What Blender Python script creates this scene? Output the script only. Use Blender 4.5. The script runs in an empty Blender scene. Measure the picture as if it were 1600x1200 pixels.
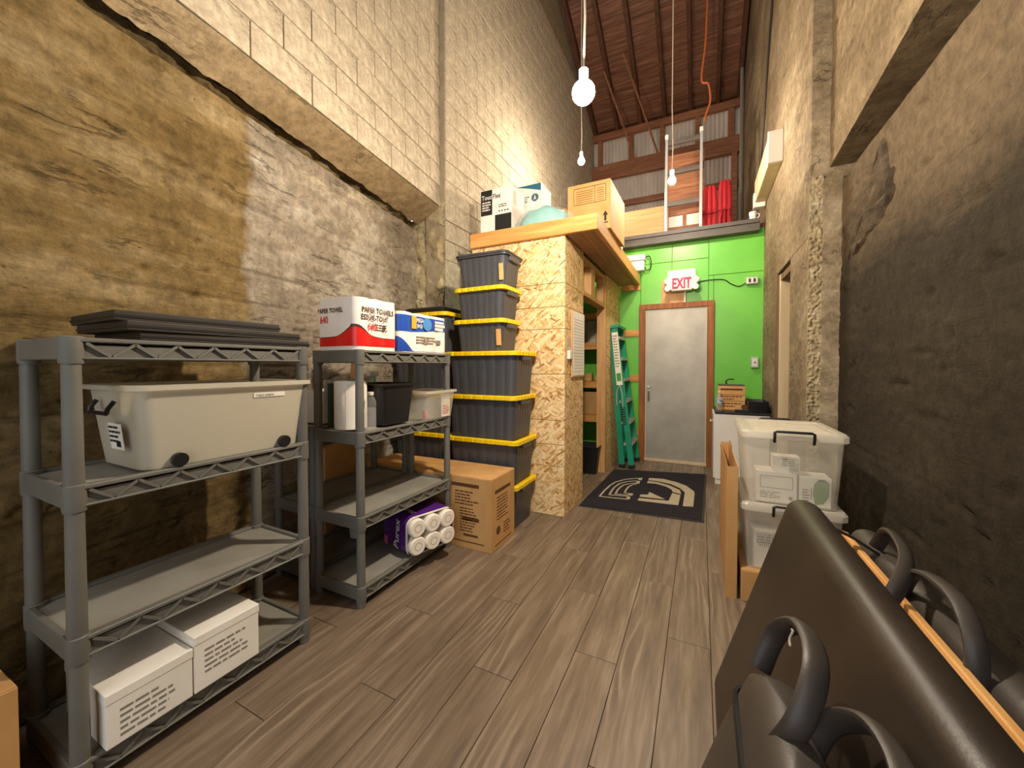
import bpy, bmesh, math, random
from mathutils import Vector, Matrix, noise
random.seed(7)
S = bpy.context.scene
COL = S.collection
PI = math.pi

# ------------------------------------------------------------------ camera, world, exposure
F_PX, VPX, HOR, CAM_H = 600.0, 1095.0, 572.0, 1.3
PITCH = math.radians(1.2)
YAW = math.atan((VPX - 800) / F_PX)
CY = HOR + F_PX * math.tan(PITCH)
cam_d = bpy.data.cameras.new('camera')
cam = bpy.data.objects.new('camera', cam_d)
COL.objects.link(cam)
cam.location = (0, 0, CAM_H)
cam.rotation_euler = (PI / 2 - PITCH, 0, YAW)
cam_d.sensor_width = 36.0
cam_d.lens = 36.0 * F_PX / 1600.0
cam_d.shift_y = -(600 - CY) / 1600.0
cam_d.clip_start = 0.05
S.camera = cam
W = bpy.data.worlds.new('world')
S.world = W
W.use_nodes = True
W.node_tree.nodes['Background'].inputs[0].default_value = (0.95, 0.97, 1.0, 1)
W.node_tree.nodes['Background'].inputs[1].default_value = 1.4
S.view_settings.view_transform = 'Standard'
S.view_settings.look = 'None'
S.view_settings.gamma = 1.0
S.view_settings.use_curve_mapping = False
S.view_settings.exposure = 0.25
BULB_W = 200.0
LIGHT_COL = (1.0, 0.86, 0.69)

# ------------------------------------------------------------------ materials
def lin(h):
    h = h.lstrip('#')
    o = []
    for i in (0, 2, 4):
        c = int(h[i:i + 2], 16) / 255
        o.append(c / 12.92 if c <= .04045 else ((c + .055) / 1.055) ** 2.4)
    return (*o, 1)

MATS = {}
def nodes_of(name):
    m = bpy.data.materials.new(name)
    m.use_nodes = True
    nt = m.node_tree
    return m, nt, nt.nodes['Principled BSDF']

def coords(nt, stretch=(1, 1, 1), rot=(0, 0, 0), jitter=False):
    tc = nt.nodes.new('ShaderNodeTexCoord')
    mp = nt.nodes.new('ShaderNodeMapping')
    mp.inputs['Scale'].default_value = stretch
    mp.inputs['Rotation'].default_value = rot
    src = tc.outputs['Object']
    if jitter:
        oi = nt.nodes.new('ShaderNodeObjectInfo')
        va = nt.nodes.new('ShaderNodeVectorMath'); va.operation = 'MULTIPLY_ADD'
        va.inputs[1].default_value = (0, 0, 0)
        va.inputs[0].default_value = (1, 1, 1)
        sc = nt.nodes.new('ShaderNodeVectorMath'); sc.operation = 'SCALE'
        sc.inputs[0].default_value = (37, 61, 23)
        nt.links.new(oi.outputs['Random'], sc.inputs['Scale'])
        ad = nt.nodes.new('ShaderNodeVectorMath'); ad.operation = 'ADD'
        nt.links.new(src, ad.inputs[0]); nt.links.new(sc.outputs[0], ad.inputs[1])
        nt.nodes.remove(va)
        src = ad.outputs[0]
    nt.links.new(src, mp.inputs['Vector'])
    return mp.outputs['Vector']

def noise_n(nt, vec, scale, detail=6, rough=.6):
    n = nt.nodes.new('ShaderNodeTexNoise')
    n.inputs['Scale'].default_value = scale
    n.inputs['Detail'].default_value = detail
    n.inputs['Roughness'].default_value = rough
    nt.links.new(vec, n.inputs['Vector'])
    return n.outputs['Fac']

def ramp(nt, fac, stops):
    r = nt.nodes.new('ShaderNodeValToRGB')
    e = r.color_ramp.elements
    while len(e) < len(stops):
        e.new(0.5)
    for el, (p, c) in zip(e, stops):
        el.position = p
        el.color = lin(c) if isinstance(c, str) else (c, c, c, 1)
    nt.links.new(fac, r.inputs['Fac'])
    return r.outputs['Color']

def mixc(nt, fac, a, b, mode='MIX'):
    m = nt.nodes.new('ShaderNodeMix')
    m.data_type = 'RGBA'; m.blend_type = mode
    for s, v in ((m.inputs[0], fac), (m.inputs[6], a), (m.inputs[7], b)):
        if isinstance(v, (int, float)):
            s.default_value = v
        elif isinstance(v, str):
            s.default_value = lin(v)
        else:
            nt.links.new(v, s)
    return m.outputs[2]

def bump(nt, bsdf, fac, strength, dist=.01):
    b = nt.nodes.new('ShaderNodeBump')
    b.inputs['Strength'].default_value = strength
    b.inputs['Distance'].default_value = dist
    nt.links.new(fac, b.inputs['Height'])
    nt.links.new(b.outputs['Normal'], bsdf.inputs['Normal'])

def M(name, c1, c2=None, scale=6, rough=.55, bmp=0, bscale=60, metal=0, stretch=(1, 1, 1), lo=.35, hi=.65, jitter=False, spec=None, coat=0):
    if name in MATS:
        return MATS[name]
    m, nt, b = nodes_of(name)
    v = coords(nt, stretch, jitter=jitter)
    if c2:
        f = noise_n(nt, v, scale)
        nt.links.new(ramp(nt, f, [(lo, c1), (hi, c2)]), b.inputs['Base Color'])
    else:
        b.inputs['Base Color'].default_value = lin(c1)
    b.inputs['Roughness'].default_value = rough
    b.inputs['Metallic'].default_value = metal
    if spec is not None:
        b.inputs['Specular IOR Level'].default_value = spec
    if coat:
        b.inputs['Coat Weight'].default_value = coat
    if bmp:
        bump(nt, b, noise_n(nt, v, bscale), bmp)
    MATS[name] = m
    return m

def emit(name, col, st):
    m, nt, b = nodes_of(name)
    b.inputs['Base Color'].default_value = (1, 1, 1, 1)
    b.inputs['Emission Color'].default_value = (*col, 1)
    b.inputs['Emission Strength'].default_value = st
    return m

def frosted(name, col, opacity, rough=.3):
    m, nt, b = nodes_of(name)
    b.inputs['Base Color'].default_value = lin(col)
    b.inputs['Roughness'].default_value = rough
    tr = nt.nodes.new('ShaderNodeBsdfTransparent')
    tl = nt.nodes.new('ShaderNodeBsdfTranslucent'); tl.inputs[0].default_value = lin(col)
    mx0 = nt.nodes.new('ShaderNodeMixShader'); mx0.inputs[0].default_value = .35
    nt.links.new(b.outputs[0], mx0.inputs[1]); nt.links.new(tl.outputs[0], mx0.inputs[2])
    mx = nt.nodes.new('ShaderNodeMixShader'); mx.inputs[0].default_value = opacity
    nt.links.new(tr.outputs[0], mx.inputs[1]); nt.links.new(mx0.outputs[0], mx.inputs[2])
    nt.links.new(mx.outputs[0], nt.nodes['Material Output'].inputs['Surface'])
    return m

def concrete(name, a, b_, c, blotch, side=None, bmp=.5, cracks=.6, flake=None, top=None):
    """weathered board-formed concrete: streaks along the wall, blotches, hairline cracks, optional second tone beyond a ragged edge at local y=side"""
    m, nt, b = nodes_of(name)
    v = coords(nt, (1, .35, 1.6))
    f = noise_n(nt, v, 2.2, 12, .74)
    col = ramp(nt, f, [(.3, a), (.49, b_), (.68, c)])
    v2 = coords(nt, (1, 1, 1))
    f2 = noise_n(nt, v2, .9, 10, .7)
    col = mixc(nt, ramp(nt, f2, [(.44, 0.0), (.62, .8)]), col, blotch)
    if side is not None:
        sy, ca, cb = side
        sep = nt.nodes.new('ShaderNodeSeparateXYZ'); nt.links.new(v2, sep.inputs[0])
        ns = noise_n(nt, v2, 3.5, 8, .65)
        ad = nt.nodes.new('ShaderNodeMath'); ad.operation = 'MULTIPLY_ADD'
        nt.links.new(ns, ad.inputs[0]); ad.inputs[1].default_value = .3; nt.links.new(sep.outputs['Y'], ad.inputs[2])
        mr = nt.nodes.new('ShaderNodeMapRange'); nt.links.new(ad.outputs[0], mr.inputs[0])
        mr.inputs[1].default_value = sy + .13; mr.inputs[2].default_value = sy + .19
        alt = ramp(nt, noise_n(nt, coords(nt, (1, .55, 1.1)), 2.6, 12, .74), [(.34, ca), (.5, '#a89a86'), (.64, cb)])
        col = mixc(nt, mr.outputs[0], col, alt)
    if top is not None:
        tz, tc_ = top
        sp = nt.nodes.new('ShaderNodeSeparateXYZ'); nt.links.new(v2, sp.inputs[0])
        a2 = nt.nodes.new('ShaderNodeMath'); a2.operation = 'MULTIPLY_ADD'
        nt.links.new(noise_n(nt, v2, 2.2, 9, .7), a2.inputs[0]); a2.inputs[1].default_value = .5; nt.links.new(sp.outputs['Z'], a2.inputs[2])
        mr2 = nt.nodes.new('ShaderNodeMapRange'); nt.links.new(a2.outputs[0], mr2.inputs[0])
        mr2.inputs[1].default_value = tz + .1; mr2.inputs[2].default_value = tz + .45
        col = mixc(nt, mr2.outputs[0], col, tc_)
    if flake:
        fk = noise_n(nt, coords(nt, (1, .45, 1.3)), 1.5, 12, .68)
        col = mixc(nt, ramp(nt, fk, [(.60, 0.0), (.625, .75)]), col, flake)
    fine = noise_n(nt, v2, 16, 12, .75)
    col = mixc(nt, .6, col, ramp(nt, fine, [(.32, .18), (.68, .86)]), 'OVERLAY')
    # hairline cracks, stretched along the boards
    cn = noise_n(nt, coords(nt, (1, .3, 1.5)), 3.2, 9, .62)
    cr = ramp(nt, cn, [(.485, 0.0), (.496, 1.0), (.504, 1.0), (.515, 0.0)])
    gate = ramp(nt, noise_n(nt, v2, 2.3, 4), [(.5, 0.0), (.62, cracks)])
    ck = mixc(nt, 1.0, cr, gate, 'MULTIPLY')
    col = mixc(nt, ck, col, '#2c2216')
    # pores
    po = nt.nodes.new('ShaderNodeTexVoronoi'); po.inputs['Scale'].default_value = 26; nt.links.new(v2, po.inputs['Vector'])
    pk_ = ramp(nt, po.outputs['Distance'], [(.10, .8), (.2, 0.0)])
    pg = ramp(nt, noise_n(nt, v2, 3.1, 5), [(.55, 0.0), (.68, 1.0)])
    col = mixc(nt, mixc(nt, 1.0, pk_, pg, 'MULTIPLY'), col, '#33281a')
    nt.links.new(col, b.inputs['Base Color'])
    b.inputs['Roughness'].default_value = .9
    b.inputs['Specular IOR Level'].default_value = .2
    hgt = mixc(nt, .5, ramp(nt, fine, [(.3, 0.0), (.75, 1.0)]), ramp(nt, f, [(.3, 0.0), (.7, 1.0)]))
    hgt = mixc(nt, ck, hgt, '#000000')
    bump(nt, b, hgt, bmp, .02)
    MATS[name] = m
    return m

def osb_mat(name, lo, mid, hi, dark, axis):
    m, nt, b = nodes_of(name)
    base = None
    for i, (ang, sc) in enumerate(((.25, 1.0), (1.05, 1.1), (1.9, .92), (2.7, 1.05), (.7, 1.2))):
        v = coords(nt, (1, 1, 1), (0, ang, 0) if axis == 'Y' else (ang, 0, 0), True)
        mp = nt.nodes.new('ShaderNodeMapping')
        mp.inputs['Scale'].default_value = (13 * sc, .01, 52 * sc) if axis == 'Y' else (.01, 13 * sc, 52 * sc)
        mp.inputs['Location'].default_value = (i * 3.3, i * 7.1, i * 1.7)
        nt.links.new(v, mp.inputs['Vector'])
        vo = nt.nodes.new('ShaderNodeTexVoronoi'); vo.inputs['Scale'].default_value = 1.0
        nt.links.new(mp.outputs[0], vo.inputs['Vector'])
        sep = nt.nodes.new('ShaderNodeSeparateColor'); nt.links.new(vo.outputs['Color'], sep.inputs[0])
        c = ramp(nt, sep.outputs[0], [(.0, dark), (.10, lo), (.45, mid), (.95, hi)])
        if base is None:
            base = c
        else:
            k = ramp(nt, sep.outputs[1], [(.60, 0.0), (.62, 1.0)])
            base = mixc(nt, k, base, c)
    grain = noise_n(nt, coords(nt, (1, 1, 1)), 70, 4)
    base = mixc(nt, .25, base, ramp(nt, grain, [(.3, .3), (.7, .8)]), 'OVERLAY')
    nt.links.new(base, b.inputs['Base Color'])
    b.inputs['Roughness'].default_value = .6
    bump(nt, b, base, .25, .004)
    MATS[name] = m
    return m

def wood_mat(name, dark, mid, light, axis='Y', scale=3.0, rough=.55, jitter=True, knots=True):
    m, nt, b = nodes_of(name)
    st = {'X': (.12, 1.6, 1.6), 'Y': (1.6, .12, 1.6), 'Z': (1.6, 1.6, .12)}[axis]
    v = coords(nt, st, jitter=jitter)
    f = noise_n(nt, v, scale * 6, 8, .62)
    f2 = noise_n(nt, v, scale * 1.6, 4, .5)
    c = ramp(nt, f, [(.3, dark), (.5, mid), (.7, light)])
    c = mixc(nt, ramp(nt, f2, [(.4, 0.0), (.7, .5)]), c, dark)
    nt.links.new(c, b.inputs['Base Color'])
    b.inputs['Roughness'].default_value = rough
    bump(nt, b, f, .12, .004)
    MATS[name] = m
    return m

def plank_mat(name):
    m, nt, b = nodes_of(name)
    v = coords(nt, (1, .09, 1), jitter=True)
    v3 = coords(nt, (1, .22, 1), jitter=True)
    dist = noise_n(nt, v3, 5, 4, .55)
    wv = nt.nodes.new('ShaderNodeTexWave'); wv.wave_type = 'BANDS'; wv.bands_direction = 'X'
    wv.inputs['Scale'].default_value = 9; wv.inputs['Distortion'].default_value = 14
    wv.inputs['Detail'].default_value = 3; wv.inputs['Detail Scale'].default_value = .9
    nt.links.new(coords(nt, (1, .16, 1), jitter=True), wv.inputs['Vector'])
    f = noise_n(nt, v, 26, 8, .62)
    c = ramp(nt, f, [(.25, '#5f4f40'), (.5, '#7e6b57'), (.72, '#9a8772')])
    rings = ramp(nt, wv.outputs['Fac'], [(.3, '#6b5a49'), (.7, '#857360'), (.95, '#ab9a84')])
    c = mixc(nt, ramp(nt, dist, [(.5, 0.0), (.7, .55)]), c, rings)
    oi = nt.nodes.new('ShaderNodeObjectInfo')
    c = mixc(nt, 1.0, c, ramp(nt, oi.outputs['Random'], [(0, .84), (1, 1.0)]), 'MULTIPLY')
    nt.links.new(c, b.inputs['Base Color'])
    b.inputs['Roughness'].default_value = .42
    bump(nt, b, f, .08, .002)
    MATS[name] = m
    return m

m_lconc = concrete('left concrete', '#66522f', '#8e764a', '#b6a078', '#624e2c', side=(1.35, '#857a6a', '#cdc4b2'), bmp=.9, flake='#c9bb9e')
m_band = concrete('spalled concrete', '#4c3e28', '#88744f', '#bca67c', '#40331f', bmp=1.0)
m_beam = concrete('beam concrete', '#9a8464', '#b09a78', '#c4b08e', '#947e5c', bmp=.4)
m_block = concrete('painted block', '#b0a28a', '#c4b69e', '#d2c6b0', '#b6a890', bmp=.45, cracks=.35)
m_joint = M('mortar joint', '#94846a', '#a8987c', 9, .9)
m_pier = concrete('pier concrete', '#a4916c', '#cbb98f', '#e2d4b0', '#b3a07a', bmp=1.0)
m_rfar = concrete('right far concrete', '#74634c', '#96856a', '#b3a286', '#6c5b44', bmp=.7)
m_black = concrete('black painted concrete', '#2a241b', '#3b3327', '#4a4234', '#352d20', bmp=.9, cracks=.3, top=(2.0, '#6a5a44'))
m_rup = concrete('right upper concrete', '#6c5a42', '#8c795c', '#a69272', '#5f4e38', bmp=.9)
m_agg = concrete('exposed aggregate', '#7c6846', '#c4b08a', '#e8dabc', '#86734f', bmp=1.0)
m_spall = concrete('broken concrete', '#3a3024', '#5e503c', '#8a7a62', '#2c241a', bmp=1.0)
m_green = M('green paint', '#68bd3a', '#76cb46', 1.4, .38, .05, 30)
m_greend = M('green joint', '#4c8c26', rough=.6)
m_osb = osb_mat('osb front board', '#c79a5c', '#e2bd82', '#f1d8aa', '#9c6a30', 'Y')
m_osbs = osb_mat('osb side board', '#c79a5c', '#e2bd82', '#f1d8aa', '#9c6a30', 'X')
m_stud = wood_mat('stud pine', '#c08a52', '#d8a86c', '#e8c08a', 'Z')
m_pine_y = wood_mat('pine along room', '#c48a4a', '#dca660', '#ecbe80', 'Y')
m_pine_x = wood_mat('pine across room', '#c8843e', '#dc9a52', '#ecb26c', 'X')
m_ply = wood_mat('plywood underside', '#8e6442', '#a87a54', '#b98c64', 'Y')
m_plyo = wood_mat('orange plywood', '#c07c48', '#d08e58', '#dca06c', 'X')
m_frame = wood_mat('stained door trim', '#7a4418', '#9a5a22', '#b47032', 'Z')
m_oldw = wood_mat('old rafter timber', '#3e2414', '#5a3620', '#74492e', 'Y')
m_oldx = wood_mat('old beam timber', '#74482f', '#96613f', '#b07a56', 'X')
m_oldb = wood_mat('old roof board', '#5a3826', '#805640', '#a07458', 'X')
m_plank = plank_mat('wood look plank')
m_sub = M('floor joint', '#2e261e', rough=.8)
m_grey = M('grey shelf plastic', '#66645c', '#737168', 3, .55, .04, 90)
m_greyd = M('grey shelf deck', '#8a867a', '#98948a', 4, .5, .03, 90)
m_tote = M('black tote plastic', '#424347', '#4b4c50', 5, .38)
m_yel = M('yellow lid plastic', '#f0c808', '#f6d21c', 3, .4)
m_card = M('brown cardboard', '#bf9056', '#cd9f64', 7, .75, .05, 40, stretch=(1, 1, .3))
m_cardd = M('cardboard crease', '#8a5f2e', rough=.8)
m_cardl = M('pale cardboard', '#cf9a58', '#dbaa6a', 7, .75, .05, 40)
m_ink = M('dark brown print', '#5a3a18', rough=.8)
m_blk = M('black print', '#161616', rough=.6)
m_white = M('white plastic', '#e6e0d2', rough=.4)
m_wpaint = M('white melamine', '#e8e4d8', '#efece2', 2, .35)
m_paper = M('white paper', '#ece6d8', '#f4efe4', 6, .8)
m_film = M('glossy white film', '#efe6da', '#f8f2ea', 5, .28, .25, 12)
m_red = M('red print', '#d41a1c', '#e22622', 6, .3, .2, 14)
m_redtxt = M('red ink', '#e04848', rough=.4)
m_dbrown = M('dark brown print band', '#4a2c18', rough=.4)
m_blue = M('blue film', '#1c3f96', '#2a56b4', 5, .28, .2, 14)
m_lblue = M('light blue print', '#4c8fd0', rough=.35)
m_purple = M('purple film', '#4c1f72', '#5e2a86', 5, .25, .25, 16)
m_tissue = M('tissue white', '#f0e6d4', '#f6eee0', 20, .95, .2, 80)
m_tube = M('tissue core', '#a89070', rough=.9)
m_clear = frosted('frosted clear plastic', '#efeadc', .27)
m_clearl = frosted('frosted lid plastic', '#f4eddc', .62)
m_milk = frosted('milky plastic', '#e6dfcb', .84, .35)
m_pet = frosted('thin clear plastic', '#ffffff', .13, .03)
m_black_p = M('black plastic', '#1a1a1c', rough=.4)
m_dkboard = M('dark board', '#2a241c', '#352d22', 4, .6)
m_alu = M('aluminium', '#c9c6be', rough=.35, metal=.7)
m_steel = M('worn sheet steel', '#9c968a', '#b8b2a4', 2.6, .46, .05, 20, metal=.4, lo=.3, hi=.72)
m_brass = M('satin metal', '#b9b2a2', rough=.3, metal=.9)
m_corr = M('galvanised sheet', '#c8bdb0', '#dcd2c6', 3, .5, metal=.1, stretch=(1, 1, .3))
m_dkgrey = M('dark grey beam paint', '#4a4440', '#575049', 4, .6)
m_lgreen = M('green fibreglass', '#0e8a66', '#149a74', 3, .4)
m_redfab = M('red fabric', '#930c15', '#b0161f', 6, .7, .2, 30)
m_mat = M('charcoal mat pile', '#19141c', '#231d27', 60, .95, .4, 300)
m_logo = M('beige mat logo', '#b9aa8c', '#c6b89a', 40, .95, .3, 300)
m_vinyl = M('black vinyl', '#2a221c', '#332a22', 5, .38, .08, 160)
m_vinyl2 = M('grey black vinyl', '#3a342e', '#453e38', 5, .45, .08, 160)
m_stitch = M('pale stitching', '#b0a898', rough=.7)
m_teal = M('teal film', '#78b4ae', '#94c8c2', 4, .25, .3, 18)
m_filmc = frosted('cling film', '#f2f6f4', .16, .1)
m_bag = frosted('thin plastic bag', '#cfe6e2', .8, .2)
m_tgreen = M('green tape', '#4f9a38', rough=.4)
m_gprint = M('green print', '#6e8f54', rough=.5)
m_bkt = M('pale bucket plastic', '#c9bfa6', rough=.5)
m_cord = M('white cord', '#d8cbb8', rough=.6)
m_cordd = M('dark cord', '#2a241e', rough=.6)
m_orange = M('orange cord', '#d2703a', rough=.5)
m_glass = frosted('window glass', '#e6eef2', .35, .05)
m_jamb = M('pale jamb wood', '#c9b48c', '#d9c6a0', 5, .7, stretch=(1, 1, .2))
m_stain = M('stained timber jamb', '#5a4630', '#7a6248', 4, .8, stretch=(1, 1, .2))

# ------------------------------------------------------------------ geometry helpers
class G:
    def __init__(s):
        s.v, s.f = [], []
    def add(s, vs, fs):
        o = len(s.v)
        s.v += [tuple(p) for p in vs]
        s.f += [tuple(i + o for i in f) for f in fs]
        return s
    def box(s, a, b, mtx=None):
        (x0, y0, z0), (x1, y1, z1) = a, b
        x0, x1 = min(x0, x1), max(x0, x1); y0, y1 = min(y0, y1), max(y0, y1); z0, z1 = min(z0, z1), max(z0, z1)
        vs = [(x0, y0, z0), (x1, y0, z0), (x1, y1, z0), (x0, y1, z0), (x0, y0, z1), (x1, y0, z1), (x1, y1, z1), (x0, y1, z1)]
        if mtx is not None:
            vs = [mtx @ Vector(p) for p in vs]
        return s.add(vs, [(0, 3, 2, 1), (4, 5, 6, 7), (0, 1, 5, 4), (1, 2, 6, 5), (2, 3, 7, 6), (3, 0, 4, 7)])
    def bar(s, p, q, w, h, upv=(0, 0, 1)):
        p, q = Vector(p), Vector(q)
        d = (q - p).normalized(); u = Vector(upv)
        if abs(d.dot(u)) > .98: u = Vector((1, 0, 0))
        r = d.cross(u).normalized(); u = r.cross(d).normalized()
        vs = []
        for c in (p, q):
            for a, b in ((-1, -1), (1, -1), (1, 1), (-1, 1)):
                vs.append(c + r * a * w / 2 + u * b * h / 2)
        return s.add(vs, [(3, 2, 1, 0), (4, 5, 6, 7), (0, 1, 5, 4), (1, 2, 6, 5), (2, 3, 7, 6), (3, 0, 4, 7)])
    def tube(s, pts, r, n=8, closed=False, caps=True):
        pts = [Vector(p) for p in pts]
        rings = []
        N = len(pts)
        prev = None
        for i, p in enumerate(pts):
            if closed:
                d = pts[(i + 1) % N] - pts[i - 1]
            else:
                d = pts[min(i + 1, N - 1)] - pts[max(i - 1, 0)]
            d.normalize()
            if prev is None:
                u = Vector((0, 0, 1)) if abs(d.z) < .9 else Vector((1, 0, 0))
            else:
                u = prev
            rr = d.cross(u).normalized(); u = rr.cross(d).normalized(); prev = u
            rad = r[i] if isinstance(r, list) else r
            rx, ry = rad if isinstance(rad, tuple) else (rad, rad)
            rings.append([p + rr * math.cos(2 * PI * k / n) * rx + u * math.sin(2 * PI * k / n) * ry for k in range(n)])
        vs = [q for rg in rings for q in rg]
        fs = []
        for i in range(N if closed else N - 1):
            j = (i + 1) % N
            for k in range(n):
                fs.append((i * n + k, i * n + (k + 1) % n, j * n + (k + 1) % n, j * n + k))
        if caps and not closed:
            fs.append(tuple(range(n))[::-1]); fs.append(tuple((N - 1) * n + k for k in range(n)))
        return s.add(vs, fs)
    def rings(s, rings, cap0=True, cap1=True):
        n = len(rings[0]); vs = [p for rg in rings for p in rg]; fs = []
        for i in range(len(rings) - 1):
            for k in range(n):
                fs.append((i * n + k, i * n + (k + 1) % n, (i + 1) * n + (k + 1) % n, (i + 1) * n + k))
        if cap0: fs.append(tuple(range(n))[::-1])
        if cap1: fs.append(tuple((len(rings) - 1) * n + k for k in range(n)))
        return s.add(vs, fs)
    def lathe(s, prof, n=20, c=(0, 0, 0), axis='Z'):
        rg = []
        for r, z in prof:
            ring = []
            for k in range(n):
                a = 2 * PI * k / n
                x, y = r * math.cos(a), r * math.sin(a)
                p = (x, y, z) if axis == 'Z' else ((z, x, y) if axis == 'X' else (y, z, x))
                ring.append((p[0] + c[0], p[1] + c[1], p[2] + c[2]))
            rg.append(ring)
        return s.rings(rg)
    def prism(s, poly, a, b, axis='Z'):
        def P(u, v, w):
            return {'Z': (u, v, w), 'Y': (u, w, v), 'X': (w, u, v)}[axis]
        n = len(poly)
        vs = [P(u, v, a) for u, v in poly] + [P(u, v, b) for u, v in poly]
        fs = [tuple(range(n))[::-1], tuple(range(n, 2 * n))] + [(k, (k + 1) % n, n + (k + 1) % n, n + k) for k in range(n)]
        return s.add(vs, fs)
    def obj(s, name, mat, parent=None, bev=0, smooth=False, seg=2, loc=None, weld=False):
        me = bpy.data.meshes.new(name)
        me.from_pydata(s.v, [], s.f)
        bm = bmesh.new(); bm.from_mesh(me)
        if weld:
            bmesh.ops.remove_doubles(bm, verts=bm.verts, dist=1e-5)
        bmesh.ops.recalc_face_normals(bm, faces=bm.faces)
        if bev:
            ed = [e for e in bm.edges if len(e.link_faces) == 2 and e.calc_face_angle(0) > .5]
            bmesh.ops.bevel(bm, geom=ed, offset=bev, segments=seg, affect='EDGES', profile=.5, clamp_overlap=True)
        bm.to_mesh(me); bm.free()
        if smooth:
            me.polygons.foreach_set('use_smooth', [True] * len(me.polygons))
            try:
                me.set_sharp_from_angle(angle=math.radians(40))
            except Exception:
                pass
        me.materials.append(mat)
        o = bpy.data.objects.new(name, me)
        COL.objects.link(o)
        if parent is not None: o.parent = parent
        if loc is not None: o.location = loc
        return o

def tag(o, label, cat=None, group=None, kind=None):
    o['label'] = label
    if cat: o['category'] = cat
    if group: o['group'] = group
    if kind: o['kind'] = kind
    return o

def thing(name, label, cat, loc=(0, 0, 0), rz=0, group=None, rot=None):
    o = bpy.data.objects.new(name, None)
    o.empty_display_size = .1
    COL.objects.link(o)
    o.location = loc
    o.rotation_euler = rot if rot else (0, 0, rz)
    return tag(o, label, cat, group)

def copy_tree(o, parent=None):
    c = o.copy(); COL.objects.link(c); c.parent = parent
    for ch in list(o.children):
        copy_tree(ch, c)
    return c

def rrect(w, d, r, z, n=4, cx=0, cy=0, grooves=0, gd=.004, hw0=.007):
    """rounded rectangle ring; optional shallow vertical grooves on each side"""
    pts = []
    cs = [(w / 2 - r, d / 2 - r, 0), (-w / 2 + r, d / 2 - r, PI / 2), (-w / 2 + r, -d / 2 + r, PI), (w / 2 - r, -d / 2 + r, 1.5 * PI)]
    for q, (x, y, a0) in enumerate(cs):
        for k in range(n + 1):
            a = a0 + PI / 2 * k / n
            pts.append((cx + x + r * math.cos(a), cy + y + r * math.sin(a), z))
        if grooves:
            nx, ny, _ = cs[(q + 1) % 4]
            a = a0 + PI / 2
            sx, sy = x + r * math.cos(a), y + r * math.sin(a)
            ex, ey = nx + r * math.cos(a), ny + r * math.sin(a)
            ln = math.hypot(ex - sx, ey - sy)
            for g in range(grooves):
                c = (g + .5) / grooves; hw = hw0 / ln; sl = .004 / ln
                for t, dd in ((c - hw - sl, 0), (c - hw, gd), (c + hw, gd), (c + hw + sl, 0)):
                    pts.append((cx + sx + (ex - sx) * t - math.cos(a) * dd, cy + sy + (ey - sy) * t - math.sin(a) * dd, z))
    return pts

def shell(w0, d0, w1, d1, h, r, t=.004, grooves=0, z0=0, bot=True):
    """open tapered bin"""
    g = G()
    rg = [rrect(w0, d0, r, z0, grooves=grooves), rrect(w1, d1, r, z0 + h, grooves=grooves),
          rrect(w1 - 2 * t, d1 - 2 * t, max(r - t, .004), z0 + h, grooves=grooves), rrect(w0 - 2 * t, d0 - 2 * t, max(r - t, .004), z0 + t, grooves=grooves)]
    return g.rings(rg)

def decal(parent, name, polys, o, u, v, mat, lift=.0008):
    o, u, v = Vector(o), Vector(u), Vector(v)
    nrm = u.cross(v).normalized()
    g = G()
    for poly in polys:
        n = len(poly)
        a = [o + u * x + v * y + nrm * lift for x, y in poly]
        b = [o + u * x + v * y - nrm * .0004 for x, y in poly]
        g.add(a + b, [tuple(range(n)), tuple(range(n, 2 * n))[::-1]] + [(k, n + k, n + (k + 1) % n, (k + 1) % n) for k in range(n)])
    return g.obj(name, mat, parent)

def R(x0, y0, x1, y1):
    return [(x0, y0), (x1, y0), (x1, y1), (x0, y1)]

_dg = None
def text(parent, s, size, o, u, v, mat, name='lettering', sx=1.0, bold=0.0, align='LEFT', lift=.001):
    cu = bpy.data.curves.new('txt', 'FONT')
    cu.body = s; cu.size = size; cu.align_x = align; cu.offset = bold; cu.resolution_u = 2
    t = bpy.data.objects.new('txt', cu)
    COL.objects.link(t)
    bpy.context.view_layer.update()
    me = bpy.data.meshes.new_from_object(t.evaluated_get(bpy.context.evaluated_depsgraph_get()))
    bpy.data.objects.remove(t); bpy.data.curves.remove(cu)
    o, u, v = Vector(o), Vector(u).normalized(), Vector(v).normalized()
    nrm = u.cross(v).normalized()
    for vt in me.vertices:
        vt.co = o + u * vt.co.x * sx + v * vt.co.y + nrm * lift
    me.materials.clear(); me.materials.append(mat)
    me.name = name
    ob = bpy.data.objects.new(name, me)
    COL.objects.link(ob); ob.parent = parent
    return ob

def ray(px, py):
    fw0 = Vector((-math.sin(YAW), math.cos(YAW), 0)); rt = Vector((math.cos(YAW), math.sin(YAW), 0)); up0 = Vector((0, 0, 1))
    fw = fw0 * math.cos(PITCH) - up0 * math.sin(PITCH); up = up0 * math.cos(PITCH) + fw0 * math.sin(PITCH)
    return fw + rt * ((px - 800) / F_PX) - up * ((py - CY) / F_PX)

def on_floor(px, py, z=0.0):
    d = ray(px, py)
    return Vector((0, 0, CAM_H)) + d * ((z - CAM_H) / d.z)

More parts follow.
